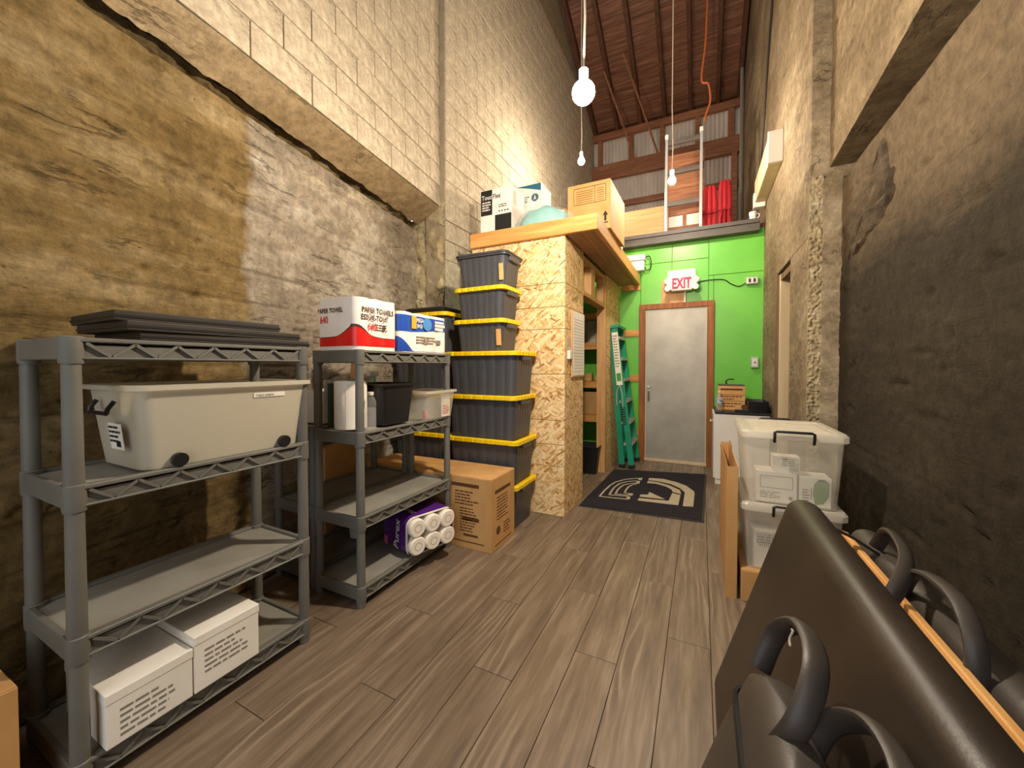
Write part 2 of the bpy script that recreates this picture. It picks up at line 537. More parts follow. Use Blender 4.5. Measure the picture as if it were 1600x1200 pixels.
# ------------------------------------------------------------------ the shell
# floor > plank
fl = G().box((-3.2, -1.6, -.05), (1.6, 9.2, -.006)).obj('floor', m_sub)
tag(fl, 'dark grey-brown wood-look plank floor running toward the exit door', 'floor', kind='structure')
PW, PL = .185, 1.22
pm = [G().box((-PW / 2 + .0012, 0, -.006), (PW / 2 - .0012, PL - .0025, 0)).obj('plank', m_plank, fl, bev=.0012, seg=1)]
first = True
row = 0
x = -3.0
while x < 1.2:
    off = (row * .47) % PL
    y = -1.5 - off
    while y < 5.55:
        o = pm[0] if first else pm[0].copy()
        if not first: COL.objects.link(o)
        first = False
        o.parent = fl
        o.location = (x, y, 0)
        y += PL
    x += PW; row += 1

# left wall, near part: board formed concrete, turned a little from the room axis
WA = math.atan(.195)
def grid_wall(name, Y0, Y1, Z0, Z1, ny, nz, mat, loc, rz, fn, flip=1, parent=None, thick=.12):
    g = G(); vs = []; fs = []
    for j in range(nz + 1):
        for i in range(ny + 1):
            yy = Y0 + (Y1 - Y0) * i / ny; zz = Z0 + (Z1 - Z0) * j / nz
            vs.append((fn(yy, zz), yy, zz))
    for j in range(nz):
        for i in range(ny):
            a = j * (ny + 1) + i
            fs.append((a, a + 1, a + ny + 2, a + ny + 1))
    n0 = len(vs)
    bx = -flip * thick
    vs += [(bx, Y0, Z0), (bx, Y1, Z0), (bx, Y1, Z1), (bx, Y0, Z1)]
    fs.append((n0, n0 + 3, n0 + 2, n0 + 1))
    g.add(vs, fs)
    me = bpy.data.meshes.new(name); me.from_pydata(g.v, [], g.f)
    me.polygons.foreach_set('use_smooth', [True] * len(me.polygons))
    me.materials.append(mat)
    o = bpy.data.objects.new(name, me); COL.objects.link(o)
    o.location = loc; o.rotation_euler = (0, 0, rz)
    if parent: o.parent = parent
    return o

def formed(yy, zz, board, amp, seed, pits=()):
    k = math.floor((zz + .02 * noise.noise(Vector((yy * 1.5, seed, 0)))) / board)
    fr = (zz / board) - k
    st = (noise.noise(Vector((k * 7.3, seed, yy * .15))) * amp * 1.6)
    ridge = 0
    e = min(fr, 1 - fr) * board
    if e < .014:
        ridge = (.014 - e) * 1.6 * (noise.noise(Vector((yy * 3, k, seed))) - .22)
    d = noise.fractal(Vector((yy * 3, zz * 5, seed)), .8, 2.1, 6) * amp
    chip = noise.fractal(Vector((yy * 5, zz * 16, seed + 5)), .7, 2.1, 5)
    if chip > .55: d -= min(.02, (chip - .55) * .06)
    for (py, pz, pr, pd) in pits:
        q = ((yy - py) ** 2 + (zz - pz) ** 2) / (pr * pr)
        if q < 1: d -= pd * (1 - q)
    return st + ridge + d

pits = [(.98, 1.98, .022, .02), (1.08, 1.93, .02, .02), (1.07, 1.66, .018, .02), (1.5, 2.3, .02, .015), (.85, 1.75, .018, .02), (2.1, 2.0, .03, .012), (2.6, 2.3, .04, .015), (1.7, 1.72, .03, .012)]
wl = grid_wall('wall_left', -1.7, 3.42, 0, 2.74, 520, 280, m_lconc, (-2.1, 0, 0), WA,
               lambda y, z: formed(y, z, .185, .007, 1.7, pits) + (.012 * max(0, noise.noise(Vector((y * 9, z * 14, 4)))) if z < 2.7 else 0))
tag(wl, 'brown and grey stained board-formed concrete wall behind the grey shelving', 'wall', kind='structure')
# rough spalled band and the sloping ledge soffit above it (parts of the wall)
grid_wall('spalled_band', -1.7, 3.42, 2.735, 2.83, 420, 22, m_band, (0, 0, 0), 0,
          lambda y, z: -.03 - .05 * math.sin(max(0, min(1, (z - 2.735) / .095)) * PI) + .05 * noise.fractal(Vector((y * 6, z * 18, 9)), .8, 2.1, 5), parent=wl)
G().box((-.4, -1.7, 2.6), (-.13, 3.42, 3.1)).obj('backing', m_band, wl)
UA = math.atan(.13)
def ledge():
    g = G(); vs = []; fs = []; ny, nz = 300, 8
    for i in range(ny + 1):
        Y = -1.6 + 4.86 * i / ny
        lo = -2.1 - .195 * Y; hi = -1.98 - .13 * Y
        e = .018 * noise.fractal(Vector((Y * 7, 1, 2)), .8, 2.1, 5)
        for j in range(nz + 1):
            t = j / nz
            n_ = .006 * noise.fractal(Vector((Y * 5, t * 3, 7)), .9, 2.1, 4)
            vs.append((lo + .02 + (hi - lo - .02) * t + n_, Y, 2.80 + (e if j == 0 else 0) + .115 * t))
    for i in range(ny):
        for j in range(nz):
            a = i * (nz + 1) + j
            fs.append((a, a + nz + 1, a + nz + 2, a + 1))
    return g.add(vs, fs)
lo_ = ledge().obj('ledge_soffit', m_beam, None, smooth=True)
lo_.parent = wl; lo_.matrix_parent_inverse = (Matrix.Translation((-2.1, 0, 0)) @ Matrix.Rotation(WA, 4, 'Z')).inverted()
ub = G().box((-.3, -1.7, 2.93), (-.012, 3.30, 10.6)).obj('wall_left', m_joint)
ub.location = (-1.98, 0, 0); ub.rotation_euler = (0, 0, UA)
tag(ub, 'cream painted block wall above the concrete ledge', 'wall', kind='structure')
BL, BH = .40, .20
blk = G().box((-.03, .004, .004), (0, BL - .004, BH - .004)).obj('block', m_block, ub, bev=.004, seg=2)
nb = 0
def lay_blocks(parent, y0, y1, z0, z1, xoff):
    global nb
    r = 0; z = z0
    while z < z1:
        y = y0 - (BL / 2 if r % 2 else 0)
        while y < y1 - .02:
            a, b = max(y, y0), min(y + BL, y1)
            if b - a > .03:
                o = blk if nb == 0 else blk.copy()
                if nb: COL.objects.link(o)
                nb += 1
                o.parent = parent
                o.scale = (1, (b - a) / BL, 1)
                o.location = (xoff + random.uniform(-.0025, .0025), a, z)
            y += BL
        z += BH; r += 1
lay_blocks(ub, .85, 3.28, 2.925, 5.2, 0.0)
# far part of the left wall: painted block
far = G().box((-.25, 0, 0), (-.014, 5.75, 10.2)).obj('wall_left', m_joint)
far.location = (-2.33, 3.22, 0); far.rotation_euler = (0, 0, -.0123)
tag(far, 'cream painted concrete block wall beside the storage closet', 'wall', kind='structure')
lay_blocks(far, 0, 5.7, 2.38, 6.9, 0.0)
G().box((-.02, 0, 0), (-.002, 5.7, 2.38)).obj('lower_blocks', m_block, far)
# rough eroded pier face where the two walls meet
def pier_pts(nz, Z0, Z1):
    g = G(); vs = []; fs = []; nx = 16
    for j in range(nz + 1):
        z = Z0 + (Z1 - Z0) * j / nz
        for i in range(nx + 1):
            t = i / nx
            x = -2.335 - .46 * t; y = 3.22 + .06 * t
            k = .05 * noise.fractal(Vector((t * 2.2, z * 3.3, 5)), .8, 2.1, 5)
            vs.append((x + .2 * k, y - abs(k) * 1.3, z))
    for j in range(nz):
        for i in range(nx):
            a = j * (nx + 1) + i
            fs.append((a, a + 1, a + nx + 2, a + nx + 1))
    return g.add(vs, fs)
pr = pier_pts(150, 0, 2.95).obj('wall_left', m_pier, smooth=True)
tag(pr, 'crumbling pale concrete pier face behind the tote stacks', 'wall', kind='structure')
up_ = G().prism([(-2.336, 3.235), (-2.86, 3.25), (-2.86, 3.75), (-2.336, 3.75)], 2.9, 10.2).obj('upper_pier', m_block, pr)

# right wall
wr = grid_wall('wall_right', -1.7, 3.38, 0, 2.56, 200, 130, m_black, (.85, 0, 0), 0,
               lambda y, z: -formed(y, z, .27, .006, 8.1, [(2.2, 1.6, .03, .02), (2.05, 1.42, .03, .02), (2.35, 1.75, .03, .02), (1.9, 1.9, .04, .02), (1.6, 1.35, .03, .02), (1.35, 1.0, .02, .01)]), flip=-1)
tag(wr, 'black painted rough concrete wall on the right', 'wall', kind='structure')
G().box((.95, -1.7, 2.5), (1.05, 3.38, 2.75)).obj('slot_back', m_black, wr)
for o in wr.children: o.location = (-.85, 0, 0)
wru = grid_wall('wall_right', -1.7, 3.40, 2.68, 10.2, 160, 200, m_rup, (.67, 0, 0), -math.atan(.035),
                lambda y, z: -formed(y, z, .25, .006, 12.3), flip=-1, thick=.4)
tag(wru, 'brown stained upper concrete wall above the black wall', 'wall', kind='structure')
G().box((0, -1.7, 2.675), (.4, 3.40, 2.69)).obj('soffit', m_rup, wru)
# spalled hollow with exposed stones in the near wall
def spall(px):
    g = G(); n = 26
    out = [(3.32, 2.02), (3.34, 2.2), (3.2, 2.3), (3.0, 2.38), (2.82, 2.45), (2.64, 2.52), (2.6, 2.42), (2.55, 2.3), (2.52, 2.16), (2.6, 2.1), (2.75, 2.06), (2.92, 2.03), (3.1, 1.98), (3.24, 1.95)]
    c = (2.93, 2.2)
    dense = []
    for k in range(len(out)):
        a, b = out[k], out[(k + 1) % len(out)]
        for t in range(4):
            q = t / 4
            yq_, zq_ = a[0] + (b[0] - a[0]) * q, a[1] + (b[1] - a[1]) * q
            dense.append((yq_ + .035 * noise.noise(Vector((yq_ * 14, zq_ * 14, 1))), zq_ + .035 * noise.noise(Vector((yq_ * 14, zq_ * 14, 6)))))
    rg = []
    for s_, h in ((1.03, .006), (.97, -.018), (.85, -.03), (.68, -.036), (.5, -.034), (.3, -.04), (.08, -.036)):
        ring = []
        for (y, z) in dense:
            yy = c[0] + (y - c[0]) * s_; zz = c[1] + (z - c[1]) * s_
            j = .022 * noise.fractal(Vector((yy * 16, zz * 16, 3)), .8, 2, 4) if s_ < 1 else 0
            ring.append((px - .006 - j * .9 + (.0 if s_ < .97 else .02), yy, zz))
        rg.append(ring)
    return g.rings(rg, cap0=False)
spall(0).obj('spalled_patch', m_spall, wr, smooth=True)
# far part of the right wall with a door recess
wf = G()
wf.box((.68, 3.38, 0), (.95, 4.02, 2.22)); wf.box((.68, 4.66, 0), (.95, 9.2, 2.22)); wf.box((.68, 3.38, 2.22), (.95, 9.2, 10.2))
wfo = wf.obj('wall_right', m_rfar, bev=.006)
tag(wfo, 'tan concrete wall with a recessed doorway near the exit', 'wall', kind='structure')
G().box((.90, 4.02, 0), (.94, 4.66, 2.22)).obj('recess_back', m_stain, wfo)
G().box((.70, 4.58, 0), (.90, 4.655, 2.21)).obj('jamb', m_jamb, wfo, bev=.004)
G().box((.675, 4.655, 0), (.705, 4.70, 2.24)).obj('jamb', m_stain, wfo, bev=.004)
G().box((.70, 4.03, 2.14), (.90, 4.58, 2.20)).obj('head_jamb', m_stain, wfo, bev=.004)
# the pier step: rough stone strip and smooth strip
ag = grid_wall('stone_strip', 0, .075, 0, 2.62, 12, 420, m_agg, (.675, 3.372, 0), -PI / 2,
               lambda y, z: .012 + .02 * noise.fractal(Vector((y * 55, z * 48, 2)), .8, 2.1, 4), flip=1, thick=.01, parent=None)
ag.parent = wfo
G().box((.748, 3.355, 0), (.86, 3.39, 2.6)).obj('pier_face', m_rfar, wfo, bev=.004)

# back wall with green panels > panel; opening for the door is covered by the door itself
YB = 5.6
wb = G()
wb.box((-2.35, YB + .012, 0), (-.76, YB + .14, 3.0)); wb.box((.14, YB + .012, 0), (.70, YB + .14, 3.0)); wb.box((-.76, YB + .012, 2.13), (.14, YB + .14, 3.0))
wbo = wb.obj('wall_back', m_greend)
tag(wbo, 'bright green painted panel wall around the exit door', 'wall', kind='structure')
def panel(x0, x1, z0, z1, dy=0):
    G().box((x0 + .0025, YB + dy, z0 + .0025), (x1 - .0025, YB + .013, z1 - .0025)).obj('panel', m_green, wbo, bev=.0025, seg=1)
panel(-2.34, -1.12, 0, 2.7); panel(-2.34, -1.12, 2.7, 3.0); panel(-1.12, -.76, 0, 2.7, .002)
panel(-.76, -.36, 2.13, 2.70); panel(-.36, .08, 2.13, 2.70, .001); panel(-1.12, -.36, 2.7, 3.0); panel(-.36, .08, 2.7, 3.0, .001)
panel(.08, .69, 2.47, 3.0); panel(.14, .69, 0, 2.47, .002); panel(.08, .14, 2.13, 2.47, .002)
for i, (x0, x1, z) in enumerate(((-1.02, -.76, 2.40), (-1.02, -.77, 1.76), (-1.02, -.77, 1.13), (-.93, -.77, .37))):
    G().box((x0, YB - .018, z - .045), (x1, YB, z + .045)).obj('batten', m_pine_x, wbo, bev=.002)
G().box((-.49, YB - .02, 2.13), (-.20, YB, 2.46)).obj('mounting_board', m_stud, wbo, bev=.003)

# door
d1 = thing('door_1', 'grey sheet-metal exit door in a brown wooden frame', 'door', (-.31, YB, 0)); d1['kind'] = 'structure'
G().box((-.385, -.02, .035), (.385, .03, 2.07)).obj('slab', m_steel, d1, bev=.004)
G().box((-.46, -.045, 0), (-.385, .06, 2.07)).obj('jamb', m_frame, d1, bev=.004)
G().box((.385, -.045, 0), (.46, .06, 2.07)).obj('jamb', m_frame, d1, bev=.004)
G().box((-.46, -.045, 2.07), (.46, .06, 2.145)).obj('head', m_frame, d1, bev=.004)
G().box((-.385, -.06, 0), (.385, .04, .035)).obj('threshold', m_jamb, d1, bev=.004)
for x in (-.378, .366):
    G().box((x, -.032, .035), (x + .012, -.02, 2.06)).obj('edge_strip', m_jamb, d1)
G().lathe([(0, -.05), (.022, -.05), (.026, -.03), (.026, -.02)], 16, (-.33, 0, 1.02), 'Y').obj('deadbolt', m_brass, d1, smooth=True)
hp = G().box((-.35, -.026, .82), (-.31, -.018, .98)).obj('handle_plate', m_brass, d1, bev=.003)
G().tube([(-.33, -.03, .96), (-.33, -.075, .95), (-.33, -.08, .9), (-.33, -.075, .84), (-.33, -.03, .83)], .009).obj('pull', m_brass, hp, smooth=True)
for z in (.15, .5, 1.1, 1.45, 1.8, 2.0):
    for sx in (-.37, .37):
        G().lathe([(0, -.024), (.006, -.023), (.007, -.02)], 8, (sx + (-.003 if sx > 0 else .016), 0, z), 'Y').obj('screw', m_brass, d1)

# loft edge beam, loft deck, far upper wall, roof
lb = G().box((-1.06, 5.46, 2.93), (.62, 5.60, 3.02)).box((-1.06, 5.44, 3.02), (.62, 5.62, 3.07)).obj('trim_1', m_dkgrey, bev=.004)
tag(lb, 'dark grey painted beam along the loft edge above the green wall', 'beam', kind='structure')
ld = G().box((-2.35, 5.62, 3.0), (.69, 9.0, 3.06)).obj('floor', m_oldx)
tag(ld, 'old timber loft deck above the exit door', 'floor', kind='structure')
YF = 8.9
wfar = G().box((-2.5, YF + .06, 3.0), (1.0, YF + .1, 5.4)).box((-2.5, YF + .06, 5.4), (1.0, YF + .1, 6.9)).obj('wall_far', m_oldw)
tag(wfar, 'corrugated metal gable wall at the back of the loft', 'wall', kind='structure')
cw = .86
for i in range(4):
    g = G(); vs = []; fs = []; x0 = -2.28 + i * cw * .875; n = 88
    for k in range(n + 1):
        xx = x0 + cw * k / n
        if xx > .70: xx = .70
        yy = YF + .02 + .014 * math.cos(2 * PI * (xx) / .078) - .004 * (i % 2)
        vs += [(xx, yy, 3.06), (xx, yy, 6.55)]
    for k in range(n): fs.append((2 * k, 2 * k + 2, 2 * k + 3, 2 * k + 1))
    g.add(vs, fs).obj('corrugated_sheet', m_corr, wfar, smooth=False)
G().box((-2.26, YF - .14, 5.50), (.66, YF - .02, 5.83)).obj('girt', m_oldx, wfar, bev=.01)
G().box((-2.26, YF - .10, 4.86), (.66, YF - .02, 4.98)).obj('girt', m_oldx, wfar, bev=.008)
G().box((-2.26, YF - .12, 6.40), (.66, YF - .02, 6.54)).obj('top_plate', m_oldx, wfar, bev=.008)
for x in (-2.1, -1.42, -.78, -.1, .5):
    G().box((x - .05, YF - .1, 5.83), (x + .05, YF - .02, 6.40)).obj('stud', m_oldx, wfar, bev=.005)
for x in (.55,):
    G().box((x - .05, YF - .2, 3.06), (x + .05, YF - .1, 5.5)).obj('post', m_oldx, wfar, bev=.005)
SL = .47
def roofz(y): return 6.54 + SL * (YF - y)
ce = G()
ce.prism([(9.1, roofz(9.1) + .14), (9.1, roofz(9.1) + .30), (2.2, roofz(2.2) + .30), (2.2, roofz(2.2) + .14)], -2.6, 1.1, 'X')
ce.prism([(2.2, roofz(2.2) + .14), (2.2, roofz(2.2) + .3), (-1.7, roofz(2.2) + .3), (-1.7, roofz(2.2) + .14)], -3.2, 1.1, 'X')
ceo = ce.obj('ceiling', m_oldw)
tag(ceo, 'dark sloping timber roof with rafters and plank sheathing', 'ceiling', kind='structure')
def slope_box(name, x0, x1, ya, yb, h0, h1, mat, bev):
    return G().prism([(ya, roofz(ya) + h0), (ya, roofz(ya) + h1), (yb, roofz(yb) + h1), (yb, roofz(yb) + h0)], x0, x1, 'X').obj(name, mat, ceo, bev=bev)
for x in (-2.2, -1.71, -1.22, -.73, -.24, .25, .62):
    slope_box('rafter', x - .035, x + .035, 8.88, 4.2, -.06, .13, m_oldw, .006)
y = 8.9
while y > 4.2:
    w = random.uniform(.15, .2)
    slope_box('roof_board', -2.3, .72, y, y - w + .008, .128 + random.uniform(0, .006), .15, m_oldb, .003)
    y -= w

# ------------------------------------------------------------------ storage closet clad with OSB
CX0, CX1, CYF = -1.96, -1.04, 3.13
cl = thing('storage_closet', 'OSB-clad storage closet with an open doorway and an overhanging shelf top', 'closet', (CX1, CYF, 0))
def L(p): return (p[0] - CX1, p[1] - CYF, p[2])
def cbx(name, a, b, mat, bev=.002, parent=None):
    return G().box(L(a), L(b)).obj(name, mat, parent or cl, bev=bev, seg=1)
zs = [0.0, .43, .62, .83, 1.23, 1.62, 1.81, 2.01, 2.41]
for z0, z1 in zip(zs, zs[1:]):
    cbx('front_board', (CX0, CYF, z0 + .002), (CX1, CYF + .014, z1 - .002), m_osb, .0015)
    cbx('side_board', (CX1 - .014, CYF + .0145, z0 + .002), (CX1, 3.70, z1 - .002), m_osbs, .0015)
for z0, z1 in ((0, .6), (.6, 1.2), (1.2, 1.62), (1.62, 2.01), (2.01, 2.41)):
    cbx('side_board', (CX1 - .014, 4.76, z0 + .002), (CX1, 5.555, z1 - .002), m_osbs, .0015)
cbx('jamb_stud', (CX1 - .10, 3.66, 0), (CX1 - .016, 3.70, 2.02), m_stud)
cbx('jamb_stud', (CX1 - .10, 4.66, 0), (CX1 + .004, 4.75, 2.40), m_stud)
cbx('header', (CX1 - .10, 3.70, 2.0), (CX1, 4.66, 2.045), m_pine_y)
cbx('top_plate', (CX1 - .10, 3.70, 2.34), (CX1, 4.66, 2.385), m_pine_y)
cbx('cripple_stud', (CX1 - .09, 4.02, 2.045), (CX1 - .005, 4.18, 2.34), m_stud)
cbx('cripple_stud', (CX1 - .09, 4.58, 2.045), (CX1 - .005, 4.66, 2.34), m_stud)
cbx('inner_panel', (CX0, CYF + .02, 0), (CX0 + .014, 5.555, 2.40), m_green)
for z in (.61, 1.06, 1.57, 1.96):
    sh = cbx('inner_shelf', (CX0 + .02, 5.06, z + .02), (CX1 - .03, 5.55, z + .04), m_plyo)
    cbx('shelf_edge', (CX0 + .02, 5.02, z - .05), (CX1 - .03, 5.06, z + .04), m_pine_x)
cbx('shelf_post', (CX1 - .14, 5.06, 0), (CX1 - .05, 5.10, 2.35), m_stud)
# overhanging top
cbx('deck', (CX0, 3.13, 2.50), (-.796, 5.5, 2.535), m_ply)
cbx('soffit', (CX1 + .002, 3.14, 2.41), (-.795, 5.48, 2.425), m_ply)
cbx('front_fascia', (CX0, 3.09, 2.405), (-.755, 3.13, 2.535), m_pine_x, .004)
cbx('side_fascia', (-.795, 3.13, 2.405), (-.755, 5.50, 2.535), m_pine_y, .004)
for y in (3.7, 4.3, 4.9):
    cbx('joist', (CX1 - .02, y, 2.425), (-.80, y + .04, 2.495), m_pine_x)
ZP = 2.536

def cb(p, q, **k): return G().box(p, q)

# ------------------------------------------------------------------ cardboard boxes
def carton(name, label, loc, size, rz=0, mat=None, prints=True, tape=None, group=None, cat='box', seed=1, seam_x=True):
    w, d, h = size
    t = thing(name, label, cat, loc, rz, group)
    m = mat or m_card
    G().box((-w / 2, -d / 2, 0), (w / 2, d / 2, h - .004)).obj('body', m, t, bev=.004)
    if seam_x:
        G().box((-w / 2 + .002, -d / 2 + .002, h - .006), (w / 2 - .002, -.0015, h)).obj('top_flap', m, t, bev=.0015, seg=1)
        G().box((-w / 2 + .002, .0015, h - .006), (w / 2 - .002, d / 2 - .002, h)).obj('top_flap', m, t, bev=.0015, seg=1)
    else:
        G().box((-w / 2 + .002, -d / 2 + .002, h - .006), (-.0015, d / 2 - .002, h)).obj('top_flap', m, t, bev=.0015, seg=1)
        G().box((.0015, -d / 2 + .002, h - .006), (w / 2 - .002, d / 2 - .002, h)).obj('top_flap', m, t, bev=.0015, seg=1)
    if tape:
        G().box((-w / 2 - .001, -.03, h - .001), (w / 2 + .001, .03, h + .0008)).box((-w / 2 - .001, -.03, h - .08), (-w / 2 + .001, .03, h)).box((w / 2 - .001, -.03, h - .08), (w / 2 + .001, .03, h)).obj('tape', tape, t)
    return t

def lines(x0, x1, y1, n, step, hgt, seed, short=.4):
    rnd = random.Random(seed); out = []
    for k in range(n):
        y = y1 - k * step
        xe = x1 - (x1 - x0) * rnd.uniform(0, short)
        x = x0
        while x < xe:                      # broken into word-like runs
            w = rnd.uniform(.012, .04)
            out.append(R(x, y - hgt, min(x + w, xe), y)); x += w + .006
    return out

# ------------------------------------------------------------------ plastic shelving units
def shelf_unit(label, loc, W_, D_, levels):
    """front faces +X; W_ along Y, D_ along X; origin at front-left-bottom corner"""
    t = thing('shelving_unit', label, 'shelving', loc, 0, 'grey plastic shelving units')
    H = levels[-1]
    pr_ = .023
    for x in (-pr_, -D_ + pr_):
        for y in (pr_, W_ - pr_):
            for a, b in zip([0] + levels[:-1], levels):
                G().lathe([(pr_ * .92, a + .0), (pr_, a + .01), (pr_ * .92, b - .06)], 16, (x, y, 0)).obj('post', m_grey, t, smooth=True)
    for lv in levels:
        s = G().box((-D_ + .012, .012, lv - .024), (-.012, W_ - .012, lv - .012)).obj('shelf', m_greyd, t, bev=.003, seg=1)
        lip = G()
        lip.box((-.030, .03, lv - .014), (0, W_ - .03, lv)); lip.box((-D_, .03, lv - .014), (-D_ + .030, W_ - .03, lv))
        lip.box((-.018, .03, lv - .062), (-.012, W_ - .03, lv - .01)); lip.box((-D_ + .012, .03, lv - .062), (-D_ + .018, W_ - .03, lv - .01))
        lip.box((-.022, .03, lv - .066), (-.001, W_ - .03, lv - .058)); lip.box((-D_ + .001, .03, lv - .066), (-D_ + .022, W_ - .03, lv - .058))
        lip.box((-D_ + .03, 0, lv - .066), (-.03, .018, lv)); lip.box((-D_ + .03, W_ - .018, lv - .066), (-.03, W_, lv))
        lip.obj('rim', m_grey, s, bev=.003, seg=1)
        nz = max(5, int(round((W_ - .1) / .115)))
        for xo in (-.006, -D_ + .006):
            g = G(); y0 = .05; st = (W_ - .1) / nz
            for k in range(nz):
                a = y0 + k * st
                g.bar((xo, a, lv - .016), (xo, a + st / 2, lv - .058), .009, .006, (1, 0, 0))
                g.bar((xo, a + st / 2, lv - .058), (xo, a + st, lv - .016), .009, .006, (1, 0, 0))
            g.obj('truss', m_grey, s)
        for x in (-pr_ - .001, -D_ + pr_ + .001):
            for y in (pr_ + .001, W_ - pr_ - .001):
                G().lathe([(pr_ * 1.12, lv - .078), (pr_ * 1.2, lv - .07), (pr_ * 1.2, lv + .001), (pr_ * 1.05, lv + .004)], 16, (x, y, 0)).obj('corner_socket', m_grey, s, smooth=True)
    return t
LV = [.11, .49, .945, 1.385]
shelf_unit('grey plastic shelving unit nearest the camera, holding the big milky tub', (-1.645, .42, 0), .775, .41, LV)
shelf_unit('grey plastic shelving unit topped by the paper towel packs', (-1.61, 1.455, 0), .83, .375, LV)
shelf_unit('empty-looking grey plastic shelving unit hidden behind the paper towel unit', (-2.005, 1.47, 0), .82, .37, [.11, .49, .945])

# ------------------------------------------------------------------ black totes with yellow lids
def tote_mesh(w, d, h, lid=True, topmat=None):
    t = bpy.data.objects.new('storage_tote', None); COL.objects.link(t)
    b = G().rings([rrect(w - .095, d - .085, .04, 0, grooves=6, gd=.0016, hw0=.004), rrect(w - .055, d - .05, .045, h - .05, grooves=6, gd=.0016, hw0=.004), rrect(w - .05, d - .045, .045, h - .035, grooves=6, gd=0), rrect(w - .015, d - .015, .05, h - .033, grooves=6, gd=0), rrect(w - .012, d - .012, .05, h - .012, grooves=6, gd=0)]).obj('body', m_tote, t, smooth=True)
    for s in (-1, 1):
        G().box((s * (w / 2 - .05), -.09, h - .075), (s * (w / 2 - .005), .09, h - .03)).obj('handle', m_tote, b, bev=.008)
    if lid:
        q = dict(grooves=6, gd=.005, hw0=.010); q0 = dict(grooves=6, gd=0, hw0=.010)
        G().rings([rrect(w - .012, d - .012, .05, h - .036, **q), rrect(w + .006, d + .006, .055, h - .034, **q), rrect(w + .008, d + .008, .055, h - .006, **q), rrect(w - .012, d - .012, .05, h, **q0), rrect(w - .05, d - .05, .04, h, **q0), rrect(w - .06, d - .06, .04, h - .008, **q0)]).obj('lid', m_yel, t, smooth=True)
    else:
        G().rings([rrect(w, d, .055, h - .02), rrect(w + .004, d + .004, .055, h - .008), rrect(w - .02, d - .02, .05, h), rrect(w - .07, d - .07, .04, h), rrect(w - .08, d - .08, .04, h - .01)]).obj('lid', m_tote, t, smooth=True)
    return t
BW, BD, BHt = .68, .44, .355
proto = tote_mesh(BW, BD, BHt)
used = [False]
def put_tote(label, x, y, z, rz=0, group='large black totes with yellow lids'):
    o = proto if not used[0] else copy_tree(proto)
    used[0] = True
    o.location = (x, y, z); o.rotation_euler = (0, 0, rz)
    return tag(o, label, 'tote', group)
AX, AY = -1.615, 2.888
names = ['large black tote at the floor behind the carton, lowest of the tall stack', 'large black tote second from the floor in the tall stack beside the OSB closet',
         'large black tote third from the floor in the tall stack beside the OSB closet', 'large black tote fourth from the floor, directly under the small totes']
for k in range(4):
    o = put_tote(names[k], AX + (.0, .004, -.002, .002)[k], AY + (0, .004, -.004, .002)[k], k * BHt, (0, .01, -.008, .006)[k])
    tg = decal(o, 'sticker', [R(-.02, .0, .03, .02)], (BW / 2 - .036, -.12, .25), (0, 1, 0), (.07, 0, 1), m_white)
SW, SD, SH = .50, .36, .268
ps = tote_mesh(SW, SD, SH)
pt = tote_mesh(SW, SD, SH + .01, lid=False)
ps.location = (-1.66, 2.90, 4 * BHt); tag(ps, 'small black tote with a yellow lid and paper tag, lowest of the small ones', 'tote', 'small black totes')
decal(ps, 'paper_tag', [R(0, 0, .045, .13)], (.17, -SD / 2 + .026, .05), (1, 0, 0), (0, -.08, 1), m_cardl)
p2 = copy_tree(ps); p2.location = (-1.655, 2.905, 4 * BHt + SH); p2.rotation_euler = (0, 0, -.015)
tag(p2, 'small black tote with a yellow lid directly under the topmost tote', 'tote', 'small black totes')
for c in list(p2.children):
    if c.name.startswith('paper_tag'): bpy.data.objects.remove(c)
pt.location = (-1.64, 2.90, 4 * BHt + 2 * SH); pt.rotation_euler = (0, 0, .02)
tag(pt, 'small black tote with a black lid, topmost of the tall stack', 'tote', 'small black totes')
decal(pt, 'paper_tag', [R(0, 0, .04, .13)], (.17, -SD / 2 + .026, .04), (1, 0, 0), (0, -.08, 1), m_cardl)
nb2 = ['bottom', 'second from the floor', 'third from the floor', 'fourth from the floor', 'topmost']
for k in range(5):
    put_tote('large black tote, %s in the stack behind the shelving units' % nb2[k], -2.285 + .004 * (k % 2), 2.93, k * BHt, (.0, .012, -.01, .008, .0)[k]).scale = (.93, 1, 1)
k_ = G().rings([rrect(.42, .3, .02, 0), rrect(.44, .32, .02, .045), rrect(.40, .28, .02, .055)]).obj('lid_tray', m_black_p, None, smooth=True)
k_.location = (-2.25, 2.92, 5 * BHt); tag(k_, 'flat black plastic tray on top of the rear tote stack', 'tray')

# cartons on the floor in front of the totes
c1 = carton('cardboard_box', 'large brown printed carton on the floor in front of the tall tote stack', (-1.585, 2.475, 0), (.60, .365, .515), 0, m_card, seed=3)
fr = (-.30, -.1825, 0)
decal(c1, 'print', [R(.27, .44, .50, .465)] + lines(.30, .50, .41, 5, .022, .010, 5) + lines(.34, .50, .29, 9, .02, .008, 6) + [R(.37, .09, .49, .105), R(.36, .20, .50, .225)], fr, (1, 0, 0), (0, 0, 1), m_ink)
decal(c1, 'print', [R(.05, .40, .29, .425)] + lines(.08, .26, .37, 8, .022, .009, 8), (.30, -.1825, 0), (0, 1, 0), (0, 0, 1), m_ink)
decal(c1, 'print_rule', [R(.25, .045, .54, .052)], fr, (1, 0, 0), (0, 0, 1), m_ink)
decal(c1, 'print_rule', [R(.05, .03, .31, .037)], (.30, -.1825, 0), (0, 1, 0), (0, 0, 1), m_ink)
